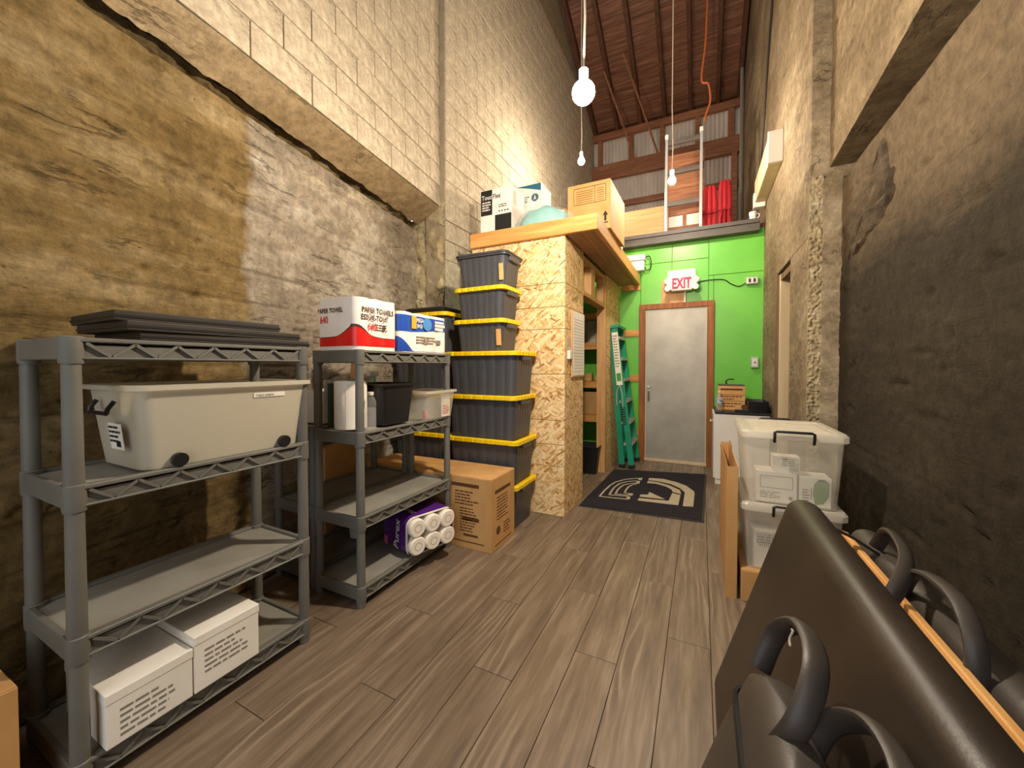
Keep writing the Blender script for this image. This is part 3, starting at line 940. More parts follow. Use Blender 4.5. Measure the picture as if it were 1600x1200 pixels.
decal(c1, 'emblem', [[(.10 + .03 * math.cos(a * PI / 8), .13 + .03 * math.sin(a * PI / 8)) for a in range(16)]], (.30, -.1825, 0), (0, 1, 0), (0, 0, 1), m_ink)
decal(c1, 'small_print', lines(.18, .29, .16, 4, .022, .009, 9), (.30, -.1825, 0), (0, 1, 0), (0, 0, 1), m_ink)
c2 = carton('cardboard_box', 'long brown carton on the floor behind the shelving units, left of the printed carton', (-2.19, 2.495, 0), (.59, .355, .505), 0, m_cardl, seed=4)
c3 = carton('cardboard_box', 'brown carton standing against the concrete wall behind the shelving', (-2.455, 2.05, 0), (.05, .42, .72), WA, m_cardl, seed=5)
c4 = carton('cardboard_box', 'brown carton at the far left edge beside the nearest shelving unit', (-1.86, .20, 0), (.36, .26, .42), 0.02, m_card, seed=6)

# ------------------------------------------------------------------ on the shelving units
def flat_board(label, x0, x1, y0, y1, z, th, rz=0):
    o = thing('flat_panel', label, 'panel', ((x0 + x1) / 2, (y0 + y1) / 2, z), rz, 'dark flat panels')
    w, d = x1 - x0, y1 - y0
    G().box((-w / 2, -d / 2, 0), (w / 2, d / 2, th)).obj('board', m_dkboard, o, bev=.003)
    G().box((-w / 2 - .002, -d / 2 - .002, th * .3), (w / 2 + .002, d / 2 + .002, th * .55)).obj('edge_band', m_black_p, o)
    return o
flat_board('wide dark flat panel lying lowest on the nearest shelving unit', -2.03, -1.665, .60, 1.21, 1.386, .03)
flat_board('dark flat panel in the middle of the small stack on the nearest shelving unit', -2.04, -1.66, .56, 1.16, 1.4165, .032, .02)
flat_board('dark flat panel on top of the stack on the nearest shelving unit', -2.08, -1.68, .55, 1.08, 1.449, .034, -.03)

# milky tub on second shelf
tub = thing('storage_tub', 'milky white plastic storage tub with black handle clips on the nearest shelving unit', 'tub', (-1.84, .885, .946))
bod = shell(.34, .56, .395, .62, .285, .045, .004).obj('body', m_milk, tub, smooth=True)
G().rings([rrect(.40, .625, .05, .268), rrect(.43, .655, .055, .272), rrect(.43, .655, .055, .288), rrect(.39, .615, .045, .290)], False, False).obj('rim', m_milk, tub, smooth=True)
G().rings([rrect(.32, .54, .04, .006), rrect(.35, .57, .04, .2)]).obj('contents', M('packed linen', '#c9c0a8', '#d8d0ba', 5, .8), tub)
for y in (-.19, .19):
    G().lathe([(.0, .0), (.024, .0), (.024, .02), (.0, .02)], 14, (.178, y, .024), 'X').obj('wheel', m_black_p, tub, smooth=True)
G().tube([(-.07, -.318, .235), (-.07, -.335, .21), (-.065, -.337, .195), (.065, -.337, .195), (.07, -.335, .21), (.07, -.318, .235)], .007).obj('clip', m_black_p, tub, smooth=True)
decal(tub, 'label_strip', [R(0, 0, .13, .018)], (.194, .06, .225), (0, 1, 0), (.08, 0, 1), m_paper)
text(tub, 'TABLE LINENS', .012, (.1955, .066, .229), (0, 1, 0), (.08, 0, 1), m_blk)
decal(tub, 'sticker', [R(-.02, .07, .08, .16)], (.03, -.300, .0), (1, 0, 0), (0, -.1, 1), m_paper)
decal(tub, 'sticker_print', lines(-.015, .07, .15, 4, .016, .007, 12) + [R(.03, .08, .06, .1)], (.03, -.3015, .0), (1, 0, 0), (0, -.1, 1), m_blk)

# white cartons on bottom shelf of nearest unit
for i, (y, lab, h) in enumerate(((.60, 'white carton on the bottom shelf of the nearest unit, closer to the camera', .17), (.83, 'white carton with printed lines on the bottom shelf of the nearest unit, farther along', .205))):
    b = thing('white_box', lab, 'box', (-1.79, y, .112), 0, 'white cartons on the bottom shelf')
    d_ = .225
    G().box((-.16, -d_ / 2, 0), (.16, d_ / 2, h)).obj('body', m_paper, b, bev=.003)
    G().box((-.162, -d_ / 2 - .002, h - .03), (.162, d_ / 2 + .002, h + .003)).obj('lid', m_paper, b, bev=.003)
    decal(b, 'print', lines(-.08, .07, h - .06, 5, .02, .008, 20 + i), (.16, 0, 0), (0, 1, 0), (0, 0, 1), M('grey print', '#8a8478', rough=.8))

# paper towel pack, white and red
ZT = 1.387
def soft_pack(name, label, loc, w, d, h, nx, ny, mat, rz=0, cat='paper towels', puff=.008):
    """plastic-wrapped pack with the rolls bulging through; returns the thing and a ring function for printed bands"""
    t = thing(name, label, cat, loc, rz)
    def ring(z, sc=1.0):
        s = (1 - .012 * (abs(z - .5) * 2) ** 4) * sc
        out = []
        for (x, y, _) in rrect(d * s, w * s, .035, 0, 5, grooves=16, gd=0):
            bul = puff * (abs(math.sin((y / w + .5) * PI * ny)) - .6) if abs(x) > d * .4 else puff * (abs(math.sin((x / d + .5) * PI * nx)) - .6)
            out.append((x * (1 + bul / (d / 2)), y * (1 + (bul / (w / 2) if abs(x) <= d * .4 else 0))))
        return out
    rg = []
    for z in [0, .04, .12, .3, .5, .7, .88, .96, 1.0]:
        rg.append([(x, y, z * h + (.002 * math.sin(y * 40) * math.sin(x * 30 + 1) if z == 1.0 else 0)) for x, y in ring(z)])
    G().rings(rg).obj('wrap', mat, t, smooth=True)
    def band(nm, lo, hi, m, sc=1.008):
        a = [(x, y, lo(x, y)) for x, y in ring(.3, sc)]; b = [(x, y, hi(x, y)) for x, y in ring(.3, sc)]
        G().rings([a, b], False, False).obj(nm, m, t, smooth=True)
    return t, band
pk, band = soft_pack('paper_towel_pack', 'white and red plastic-wrapped paper towel pack on the middle shelving unit', (-1.79, 1.615, ZT), .31, .31, .285, 2, 3, m_film)
def wavez(x, y):
    a = (y + .155) if x > .12 else (.155 - x)        # distance from the near front edge
    return .068 + .055 * math.exp(-(a / (.085 if x > .12 else .10)) ** 2)
band('red_band', lambda x, y: .022, wavez, m_red)
band('brown_stripe', wavez, lambda x, y: wavez(x, y) + .004 + .012 * math.exp(-(((y + .155) if x > .12 else (.155 - x)) / .06) ** 2), m_dbrown)
front = (.158, -.155, 0)
text(pk, 'PAPER TOWELS', .042, (.1598, -.12, .205), (0, 1, 0), (0, 0, 1), m_dbrown, sx=.80, bold=.0008)
text(pk, 'ESSUIE-TOUT', .042, (.1598, -.125, .165), (0, 1, 0), (0, 0, 1), m_dbrown, sx=.80, bold=.0008)
text(pk, '640', .055, (.1598, -.08, .112), (0, 1, 0), (0, 0, 1), m_redtxt, sx=.8, bold=.001)
decal(pk, 'small_print', lines(.135, .22, .145, 3, .014, .006, 31, .2), front, (0, 1, 0), (0, 0, 1), m_dbrown, .0025)
text(pk, 'PAPER TOWEL', .036, (-.138, -.1598, .205), (1, 0, 0), (0, 0, 1), m_dbrown, sx=.85, bold=.0008)
text(pk, '640', .055, (-.12, -.1598, .15), (1, 0, 0), (0, 0, 1), m_redtxt, sx=.8, bold=.001)
# blue pack
bk, band = soft_pack('paper_towel_pack', 'blue and white plastic-wrapped roll pack beside the tote stack', (-1.79, 2.035, ZT), .48, .30, .25, 2, 4, m_film)
fo = (.154, -.245, 0)
band('blue_band', lambda x, y: .14 + .012 * math.sin(y * 9), lambda x, y: .232, m_blue)
band('blue_corner', lambda x, y: .006, lambda x, y: .008 + max(0, .09 - max(0, y + .24 if x > .1 else 0) * .75) if (x > .1 or y < -.2) else .008, m_blue)
decal(bk, 'badge', [[(.26 + .045 * math.cos(a * PI / 10), .188 + .042 * math.sin(a * PI / 10)) for a in range(20)]], fo, (0, 1, 0), (0, 0, 1), m_lblue, .0025)
decal(bk, 'gold_patch', [R(.105, .15, .15, .232)], fo, (0, 1, 0), (0, 0, 1), M('gold print', '#d8a83c', rough=.4), .0025)
decal(bk, 'white_panel', [R(.34, .155, .43, .175), R(.34, .18, .45, .2), R(.34, .205, .44, .22)], fo, (0, 1, 0), (0, 0, 1), m_white, .0025)
text(bk, 'MEGA', .036, (.1565, -.095, .195), (0, 1, 0), (0, 0, 1), m_white, sx=.7, bold=.001)
text(bk, '8=20', .036, (.1565, -.09, .158), (0, 1, 0), (0, 0, 1), m_white, sx=.7, bold=.001)
text(bk, 'MEGA', .04, (-.12, -.2475, .19), (1, 0, 0), (0, 0, 1), m_white, sx=.9, bold=.001)
text(bk, '8', .05, (-.05, -.2475, .14), (1, 0, 0), (0, 0, 1), m_white, sx=.9, bold=.001)
decal(bk, 'small_print', lines(.15, .36, .105, 3, .018, .009, 33, .2) + [R(.36, .06, .40, .09)], fo, (0, 1, 0), (0, 0, 1), M('faint brown print', '#8a7a62', rough=.8), .0025)

# second shelf of the middle unit
ZS = .946
rl = thing('paper_towel_roll', 'white paper towel roll standing on the middle shelving unit', 'paper towel', (-1.80, 1.565, ZS))
G().lathe([(.02, 0), (.085, 0), (.088, .01), (.088, .262), (.085, .27), (.022, .27)], 40).obj('roll', m_tissue, rl, smooth=True)
G().lathe([(.018, .001), (.022, .001), (.022, .272), (.018, .272)], 20).obj('core', m_tube, rl, smooth=True)
sheet = []
g = G(); vs = []
for j in range(7):
    for i in range(9):
        a = -1.0 + i * .16
        rr = .0895 + .012 * (i / 8) ** 2
        vs.append((rr * math.cos(a), rr * math.sin(a), .003 + .25 * j / 6 * (1 - .25 * (i / 8) ** 3)))
g.add(vs, [(j * 9 + i, j * 9 + i + 1, j * 9 + i + 10, j * 9 + i + 9) for j in range(6) for i in range(8)]).obj('loose_sheet', m_tissue, rl, smooth=True)
gb = thing('folder', 'dark green upright folder beside the paper towel roll', 'folder', (-1.90, 1.50, ZS))
G().box((-.01, -.002, 0), (.012, .03, .255)).obj('cover', M('dark green card', '#3c4430', rough=.7), gb, bev=.002)
G().box((-.006, -.001, .006), (.008, .034, .248)).obj('pages', m_paper, gb, bev=.001)
bt = thing('water_bottle', 'clear ribbed plastic water bottle in front of the black bin', 'bottle', (-1.652, 1.572, ZS))
prof = [(.0, 0), (.027, 0), (.031, .006)]
for k in range(6):
    z = .015 + k * .02
    prof += [(.031, z), (.0285, z + .01)]
prof += [(.031, .14), (.030, .155), (.022, .175), (.014, .185), (.0135, .195), (.0, .195)]
G().lathe(prof, 24).obj('body', m_pet, bt, smooth=True)
G().lathe([(0, .192), (.016, .192), (.0165, .208), (.014, .21), (0, .21)], 20).obj('cap', m_white, bt, smooth=True)
G().lathe([(.0, .004), (.027, .008), (.0275, .12), (.0, .12)], 20).obj('water', m_pet, bt, smooth=True)
bn = thing('storage_bin', 'black open storage bin on the middle shelving unit', 'bin', (-1.80, 1.815, ZS), .0)
shell(.24, .23, .28, .285, .245, .03, .004).obj('body', m_black_p, bn, smooth=True)
G().rings([rrect(.284, .294, .03, .232), rrect(.305, .315, .035, .235), rrect(.305, .315, .035, .247), rrect(.274, .284, .03, .248)], False, False).obj('rim', m_black_p, bn, smooth=True)
cc = thing('clear_bin', 'small clear plastic bin with a paper insert on the middle shelving unit', 'bin', (-1.725, 2.15, ZS), -.04)
shell(.24, .27, .28, .31, .185, .025, .003).obj('body', m_clear, cc, smooth=True)
G().rings([rrect(.284, .314, .028, .17), rrect(.305, .335, .03, .173), rrect(.305, .335, .03, .188), rrect(.276, .306, .024, .189)], False, False).obj('rim', m_clearl, cc, smooth=True)
G().box((.112, .02, .004), (.118, .11, .16)).obj('paper_insert', m_paper, cc)
decal(cc, 'print', lines(.03, .1, .08, 4, .016, .008, 40, .3), (.119, 0, 0), (0, 1, 0), (0, 0, 1), m_redtxt)
G().lathe([(0, 0), (.02, .005), (.022, .03), (.014, .05), (0, .052)], 14, (.08, -.10, .004)).obj('pink_item', M('pink plastic', '#d88a80', rough=.5), cc, smooth=True)
# things on the rear shelving unit
wbx = thing('white_bottle', 'pale green spray bottle on the rear shelving unit', 'bottle', (-2.14, 2.06, .946))
G().lathe([(0, 0), (.06, 0), (.065, .02), (.065, .16), (.03, .22), (.018, .25), (.018, .28), (0, .28)], 20).obj('body', M('pale green plastic', '#9ac8a4', rough=.4), wbx, smooth=True)
G().box((-.02, -.05, .28), (.02, .04, .32)).obj('trigger_head', m_white, wbx, bev=.006)
wbx2 = thing('white_carton', 'white open carton on the rear shelving unit behind the towel roll', 'box', (-2.19, 1.72, .946))
shell(.24, .26, .24, .26, .20, .006, .004).obj('body', m_paper, wbx2)
G().box((.12, -.12, .2), (.125, .12, .27)).obj('flap', m_paper, wbx2)
wb2 = thing('wood_offcut', 'upright pine offcut leaning on the rear shelving unit', 'wood', (-2.20, 1.95, .946))
G().box((-.02, -.018, 0), (.02, .018, .46)).obj('stick', m_stud, wb2, bev=.002)
G().box((.02, -.018, .40), (.026, .018, .44)).obj('label_strip', m_paper, wb2)

# toilet paper pack on bottom shelf of the middle unit
tp = thing('toilet_paper_pack', 'purple wrapped toilet paper pack tipped on the bottom shelf', 'toilet paper', (-1.68, 2.03, .112), -.32)
tp.scale = (1.08, 1.08, 1.08)
# six rolls, axes along local X (ends face +X, two rows of three)
for r_ in range(2):
    for c_ in range(3):
        cy, cz = -.105 + c_ * .105, .056 + r_ * .105
        rr = G().lathe([(.02, .14), (.046, .14), (.053, .132), (.053, -.14), (.02, -.14)], 24, (0, cy, cz), 'X').obj('roll', m_tissue, tp, smooth=True)
        G().lathe([(.0, .07), (.0205, .07), (.021, .141), (.0235, .141), (.0235, -.13), (0, -.13)], 16, (0, cy, cz), 'X').obj('core', m_tube, rr, smooth=True)
def sq_ring(x, yy, zz, e=.0):
    return [(x, y, z) for (y, z, _) in [(p[0], p[1] + .109, 0) for p in rrect(.325 + e, .218 + e, .05, 0, 5)]]
G().rings([sq_ring(-.16, 0, 0), sq_ring(-.15, 0, 0, .004), sq_ring(.07, 0, 0, .004), sq_ring(.10, 0, 0, .002)], True, False).obj('wrap', m_purple, tp, smooth=True)
G().rings([sq_ring(.098, 0, 0, .003), sq_ring(.118, 0, 0, .001)], False, False).obj('clear_edge', m_film, tp, smooth=True)
text(tp, 'Purex', .075, (.02, -.1665, .02), (.12, 0, .99), (-.99, 0, .12), m_white, bold=.0012, lift=.003)
text(tp, 'Purex', .06, (-.08, -.10, .2215), (1, 0, 0), (0, 1, 0), m_white, bold=.001, lift=.003)
decal(tp, 'pink_print', [R(-.15, .01, -.11, .06)], (0, -.166, 0), (1, 0, 0), (0, 0, 1), M('pink print', '#d8688a', rough=.4), .003)
# bag beside the pack
tb = thing('tissue_bag', 'small white wrapped packet on the rear unit bottom shelf', 'packet', (-2.15, 1.92, .112))
G().rings([rrect(.06, .10, .02, 0), rrect(.07, .11, .02, .06), rrect(.04, .10, .015, .14), rrect(.004, .09, .002, .17)]).obj('wrap', m_film, tb, smooth=True)
G().box((.034, -.02, .03), (.037, .02, .09)).obj('label_patch', m_ink, tb)

# ------------------------------------------------------------------ boxes on top of the closet
tf = thing('glove_carton', 'white and black TouchFlex glove carton on the closet top', 'box', (-1.78, 3.42, ZP))
w_, d_, h_ = .34, .30, .47
G().box((-.17, -.15, 0), (.17, .15, .47)).obj('body', m_paper, tf, bev=.003)
ff = (-.17, -.15, 0)
decal(tf, 'black_panel', [R(.004, .225, .13, .465)], ff, (1, 0, 0), (0, 0, 1), m_blk)
decal(tf, 'black_corner', [R(.16, .03, .336, .215)], ff, (1, 0, 0), (0, 0, 1), m_blk)
text(tf, 'Touch', .062, (-.155, -.1515, .375), (1, 0, 0), (0, 0, 1), m_white, sx=.85, bold=.001)
text(tf, 'Flex', .062, (-.035, -.1515, .375), (1, 0, 0), (0, 0, 1), m_blk, sx=.85, bold=.001)
decal(tf, 'print', lines(.02, .12, .355, 4, .024, .013, 51, .25), (-.17, -.1512, 0), (1, 0, 0), (0, 0, 1), m_white)
decal(tf, 'print', lines(.2, .32, .31, 2, .018, .009, 52, .3) + [R(.2 + k * .03, .24, .215 + k * .03, .255) for k in range(4)], ff, (1, 0, 0), (0, 0, 1), m_ink)
decal(tf, 'print', [R(.03, .30, .10, .44)], (.17, -.15, 0), (0, 1, 0), (0, 0, 1), M('pale grey print', '#c6beb0', rough=.7))
wc = thing('white_carton', 'white carton with a teal corner and round emblem on the closet top', 'box', (-1.65, 3.78, ZP))
G().box((-.17, -.14, 0), (.19, .14, .62)).obj('body', m_paper, wc, bev=.003)
decal(wc, 'teal_corner', [[(.08, .615), (.355, .615), (.355, .54), (.22, .58)]], (-.17, -.14, 0), (1, 0, 0), (0, 0, 1), M('teal print', '#2a6a84', rough=.5))
decal(wc, 'emblem', [[(.29 + .04 * math.cos(a * PI / 10), .48 + .04 * math.sin(a * PI / 10)) for a in range(20)]], (-.17, -.14, 0), (1, 0, 0), (0, 0, 1), M('slate print', '#4a6478', rough=.5))
decal(wc, 'emblem_figure', [[(.29, .51), (.275, .455), (.29, .47), (.305, .455)]], (-.17, -.141, 0), (1, 0, 0), (0, 0, 1), m_white)
decal(wc, 'print', lines(.13, .23, .5, 3, .022, .012, 55, .3), (-.17, -.14, 0), (1, 0, 0), (0, 0, 1), M('slate ink', '#52707c', rough=.5))
kb = carton('cardboard_box', 'brown carton sealed with green tape in the middle of the closet top', (-1.40, 4.16, ZP), (.36, .34, .46), .05, m_card, seed=7)
decal(kb, 'green_tape', [R(.14, .37, .20, .435)], (-.18, -.17, 0), (1, 0, 0), (0, 0, 1), m_tgreen)
decal(kb, 'print', lines(.1, .3, .3, 4, .025, .012, 60), (-.18, -.17, 0), (1, 0, 0), (0, 0, 1), m_ink)
bb = carton('cardboard_box', 'large brown carton with a printed table at the front edge of the closet top', (-.93, 3.80, ZP), (.40, .62, .44), -.02, m_cardl, seed=8)
pr_ = [R(.06, .40, .36, .405), R(.06, .25, .36, .255), R(.06, .25, .064, .405), R(.356, .25, .36, .405), R(.255, .25, .259, .405)] + [R(.08, .27 + k * .02, .24, .274 + k * .02) for k in range(6)] + [R(.28, .27 + k * .02, .34, .274 + k * .02) for k in range(6)]
decal(bb, 'print', pr_, (-.2, -.31, 0), (1, 0, 0), (0, 0, 1), m_ink)
decal(bb, 'arrow_print', [[(.34, .12), (.365, .16), (.39, .12), (.375, .12), (.375, .07), (.355, .07), (.355, .12)], R(.34, .05, .39, .06)], (-.21, -.31, 0), (1, 0, 0), (0, 0, 1), m_blk)
fb = thing('open_carton', 'tall open brown carton with folded flaps behind the large carton', 'box', (-1.04, 4.26, ZP))
shell(.30, .22, .30, .22, .52, .006, .004).obj('body', m_cardl, fb)
G().box((-.14, -.108, .52), (.05, -.10, .60)).obj('flap', m_cardl, fb, bev=.001)
G().prism([(.03, .49), (.12, .62), (.15, .5)], -.106, -.10, 'Y').obj('flap', m_paper, fb)
wc2 = thing('white_carton', 'white carton at the back of the closet top behind the open carton', 'box', (-1.02, 4.60, ZP))
G().box((-.16, -.12, 0), (.17, .12, .66)).obj('body', m_paper, wc2, bev=.003)
decal(wc2, 'print', [R(.06, .59, .16, .61)], (-.16, -.12, 0), (1, 0, 0), (0, 0, 1), m_ink)
# plastic bag of folded pale cloths
pb = thing('plastic_bag', 'clear plastic bag with pale teal contents lying on the closet top', 'bag', (-1.30, 3.30, ZP))
def blob(rx, ry, h, seed, nz=10, n=36, c=(0, 0, 0)):
    rg = []
    for j in range(nz + 1):
        t = j / nz
        k = math.cos(t * PI / 2) ** .55
        ring = []
        for i in range(n):
            a = 2 * PI * i / n
            w_ = 1 + .16 * noise.fractal(Vector((math.cos(a) * 2.0, math.sin(a) * 2.0, t * 2.5 + seed)), .8, 2, 4)
            ring.append((c[0] + rx * k * w_ * math.cos(a), c[1] + ry * k * w_ * math.sin(a), c[2] + h * math.sin(t * PI / 2) * (1 + .22 * noise.noise(Vector((math.cos(a) * k * 2.4, math.sin(a) * k * 2.4, seed))))))
        rg.append(ring)
    return G().rings(rg)
blob(.25, .12, .19, 3.1).obj('contents', m_teal, pb, smooth=True)
blob(.30, .14, .20, 5.7).obj('film', m_filmc, pb, smooth=True)

# ------------------------------------------------------------------ inside the closet
def bucket(label, x, y, z, r, h):
    t = thing('bucket', label, 'bucket', (x, y, z), 0, 'pale buckets in the closet')
    G().lathe([(0, 0), (r * .86, 0), (r, h * .93), (r * 1.05, h * .93), (r * 1.05, h), (0, h)], 24).obj('body', m_bkt, t, smooth=True)
    G().tube([(r * 1.05 * math.cos(a), -r * math.sin(a) * .6 - r * .5, h * .9 - abs(math.sin(a)) * .09) for a in [k * PI / 10 for k in range(11)]], .004).obj('bail', m_alu, t)
    return t
bucket('pale plastic bucket on the closet shelf, left of the other bucket', -1.36, 5.26, 1.611, .105, .30)
bucket('pale plastic bucket on the closet shelf, right of the other bucket', -1.16, 5.30, 1.611, .075, .26)
for i, (x, lab, s_) in enumerate(((-1.38, 'small tan carton on the closet shelf, left one', .11), (-1.24, 'small tan carton on the closet shelf, right one', .085))):
    carton('small_box', lab, (x, 5.18, 1.101), (s_, .1, s_ * .9), .05, m_cardl, seed=20 + i, group='small cartons in the closet')
carton('cardboard_box', 'brown carton on the lowest closet shelf', (-1.34, 5.24, .651), (.30, .26, .30), 0, m_card, seed=23)
jb = thing('dark_jar', 'small dark tin beside the brown carton in the closet', 'tin', (-1.14, 5.2, .651))
G().lathe([(0, 0), (.04, 0), (.04, .15), (.03, .18), (0, .18)], 18).obj('body', m_black_p, jb, smooth=True)
bi = thing('waste_bin', 'black plastic bin on the floor inside the closet doorway', 'bin', (-1.22, 4.66, 0))
shell(.20, .24, .27, .31, .33, .03, .004).obj('body', m_black_p, bi, smooth=True)
G().rings([rrect(.272, .312, .03, .32), rrect(.29, .33, .035, .324), rrect(.29, .33, .035, .334), rrect(.265, .305, .03, .335)], False, False).obj('rim', m_black_p, bi, smooth=True)

# clipboard sheet, padlock on the closet side
cp = thing('notice_sheet', 'white ruled notice sheet on a pale backing board on the closet side', 'notice', (CX1 + .002, 3.49, 1.20))
G().box((0, -.19, 0), (.012, .20, .60)).obj('backing', m_stud, cp, bev=.002)
G().box((.012, -.17, .015), (.0135, .195, .595)).obj('sheet', m_paper, cp)
decal(cp, 'ruling', [R(-.15, .05 + k * .028, .17, .053 + k * .028) for k in range(18)], (.0136, 0, 0), (0, 1, 0), (0, 0, 1), M('grey ruling', '#a8a498', rough=.8))
hl = thing('padlock_hasp', 'white padlock and hasp on the OSB corner of the closet', 'lock', (CX1 + .001, 3.22, 1.36))
G().box((0, -.03, 0), (.03, .03, .075)).obj('lock_body', m_white, hl, bev=.006)
G().tube([(.015, -.02, .07), (.015, -.02, .11), (.015, 0, .125), (.015, .02, .11), (.015, .02, .07)], .005).obj('shackle', m_alu, hl, smooth=True)
G().box((0, -.012, .12), (.006, .012, .20)).obj('hasp', m_alu, hl, bev=.002)

# ------------------------------------------------------------------ green stepladder, folded, leaning by the door
sl = thing('stepladder', 'folded green fibreglass stepladder leaning beside the exit door', 'ladder', (-.84, 5.16, 0.013), rot=(0, -.10, 0))
for x, y0, top, m in ((-.09, -.06, 1.80, m_lgreen), (.06, -.13, 1.80, m_lgreen)):
    pass
# front rails (each its own part); rungs run along Y between them
def rail(y, xa, xb, name='rail'):
    g = G()
    g.bar((xa, y, 0.03), (xb, y, 1.78), .02, .07, (1, 0, 0))
    g.bar((xa + .02, y + .02, 0.03), (xb + .02, y + .02, 1.78), .035, .012, (1, 0, 0))
    r = g.obj(name, m_lgreen, sl, bev=.002)
    G().box((xa - .04, y - .015, 0), (xa + .04, y + .045, .04)).obj('foot', m_black_p, r, bev=.004)
    return r
r1 = rail(-.20, .075, .03); r2 = rail(.24, .075, .03); r3 = rail(-.16, -.05, -.015); r4 = rail(.20, -.05, -.015)
for k in range(6):
    z = .28 + k * .27
    G().box((.0, -.19, z), (.11 - .006 * k, .25, z + .035)).obj('step', m_alu, sl, bev=.003)
G().box((-.06, -.23, 1.775), (.09, .28, 1.815)).obj('top_cap', m_lgreen, sl, bev=.006)
decal(sl, 'label_sheet', [R(-.03, 1.05, .045, 1.72)], (.02, -.212, 0), (1, 0, 0), (0, 0, 1), m_paper, .002)
decal(sl, 'label_print', [R(-.02, 1.1, .035, 1.2)], (.02, -.214, 0), (1, 0, 0), (0, 0, 1), m_tgreen, .002)
decal(sl, 'label_text', lines(-.022, .04, 1.68, 12, .035, .014, 91, .3), (.02, -.214, 0), (1, 0, 0), (0, 0, 1), M('faint brown print', '#8a7a62', rough=.8), .002)
decal(sl, 'louvre_print', [R(-.02, .55 + k * .03, .03, .565 + k * .03) for k in range(8)], (.035, -.212, 0), (1, 0, 0), (0, 0, 1), m_blk, .002)
G().tube([(.02, -.216, 1.05), (-.02, -.22, .95), (-.03, -.22, .80)], .004).tube([(.03, -.216, 1.05), (.05, -.22, .93), (.04, -.22, .76)], .004).obj('cord', m_cord, sl)

# ------------------------------------------------------------------ exit sign, boxes and wiring on the green wall
ex = thing('exit_sign', 'white illuminated EXIT sign with red letters above the door', 'sign', (-.235, 5.58, 2.28))
hs = [(-.12, 0), (.12, 0), (.15, .05), (.205, .11), (.215, .14), (.17, .19), (.165, .27), (-.165, .27), (-.17, .19), (-.215, .14), (-.205, .11), (-.15, .05)]
G().prism(hs, -.13, -.03, 'Y').obj('housing', m_white, ex, bev=.012, seg=3)
G().box((-.05, -.03, .05), (.05, .0, .2)).obj('canopy', m_white, ex)
decal(ex, 'face', [R(-.125, .025, .125, .165)], (0, -.1305, 0), (1, 0, 0), (0, 0, 1), M('white diffuser', '#f4d8d0', rough=.4))
m_exit = emit('red sign light', (1.0, .0, .06), .9)
m_exit.node_tree.nodes['Principled BSDF'].inputs['Base Color'].default_value = (.7, .01, .04, 1)
text(ex, 'EXIT', .185, (0, -.1325, .032), (1, 0, 0), (0, 0, 1), m_exit, sx=.60, bold=.007, align='CENTER')
for s in (-1, 1):
    lh = G().lathe([(0, -.16), (.035, -.16), (.04, -.14), (.03, -.10), (.012, -.08), (.012, -.05)], 18, (s * .165, 0, .035), 'Y').obj('lamp_head', m_alu, ex, smooth=True)
    G().lathe([(0, -.164), (.028, -.162), (.03, -.158)], 18, (s * .165, 0, .035), 'Y').obj('lens', m_white, lh, smooth=True)
G().tube([(.04, -.04, 0), (.04, -.04, -.1), (.04, -.05, -.15)], .011).obj('conduit', m_white, ex, smooth=True)
def wall_cable(label, pts, r, mat, name='cable', cat='cable'):
    o = G().tube(pts, r, 6).obj(name, mat, None, smooth=True)
    return tag(o, label, cat)
def curve(pts, n=8):
    P = [Vector(p) for p in pts]; out = []
    P = [P[0]] + P + [P[-1]]
    for i in range(1, len(P) - 2):
        for k in range(n):
            t = k / n
            a, b, c, d = P[i - 1], P[i], P[i + 1], P[i + 2]
            out.append(.5 * ((2 * b) + (c - a) * t + (2 * a - 5 * b + 4 * c - d) * t * t + (3 * b - a - 3 * c + d) * t ** 3))
    out.append(P[-2])
    return out
wall_cable('thin green-dark cable running from the EXIT sign to the outlet', curve([(-.03, 5.585, 2.40), (.1, 5.59, 2.41), (.25, 5.59, 2.40), (.33, 5.59, 2.34), (.42, 5.59, 2.30), (.5, 5.585, 2.34)]), .006, m_cordd)
ob = thing('outlet_box', 'metal outlet box high on the green wall at the end of the cable', 'outlet', (.555, 5.598, 2.31))
G().box((-.065, -.05, 0), (.065, 0, .085)).obj('box', m_alu, ob, bev=.004)
G().box((-.05, -.056, .012), (.05, -.05, .073)).obj('cover', m_white, ob, bev=.002)
for k in (-.025, .025): G().box((k - .012, -.058, .02), (k + .012, -.0555, .065)).obj('socket', m_blk, ob)
sw = thing('switch_box', 'small metal switch box on the green wall near the right corner', 'switch', (.595, 5.598, 1.28))
G().box((-.04, -.045, 0), (.04, 0, .13)).obj('box', m_alu, sw, bev=.004)
G().box((-.025, -.05, .02), (.025, -.045, .11)).obj('cover', m_white, sw, bev=.002)
G().box((-.006, -.06, .055), (.006, -.05, .075)).obj('toggle', m_blk, sw)
eb = thing('battery_box', 'white two-part electrical box on the green wall under the overhang', 'electrical box', (-.80, 5.598, 2.60))
G().box((-.13, -.13, 0), (.10, 0, .13)).obj('lower_case', m_white, eb, bev=.008)
G().box((-.14, -.14, .135), (.11, 0, .215)).obj('upper_case', m_white, eb, bev=.008)
G().tube(curve([(.1, -.05, .18), (.15, -.05, .2), (.18, -.05, .13), (.17, -.05, .03), (.12, -.05, .01), (.1, -.05, .06)]), .007, 6).obj('cable_loop', m_cordd, eb, smooth=True)
cv = thing('green_cylinder', 'olive canister on the ledge behind the overhang beside the electrical box', 'canister', (-1.06, 5.54, ZP))
G().lathe([(0, 0), (.05, 0), (.05, .16), (.03, .2), (0, .2)], 18, (0, -.07, 0)).obj('body', M('olive paint', '#6a7a32', rough=.5), cv, smooth=True)

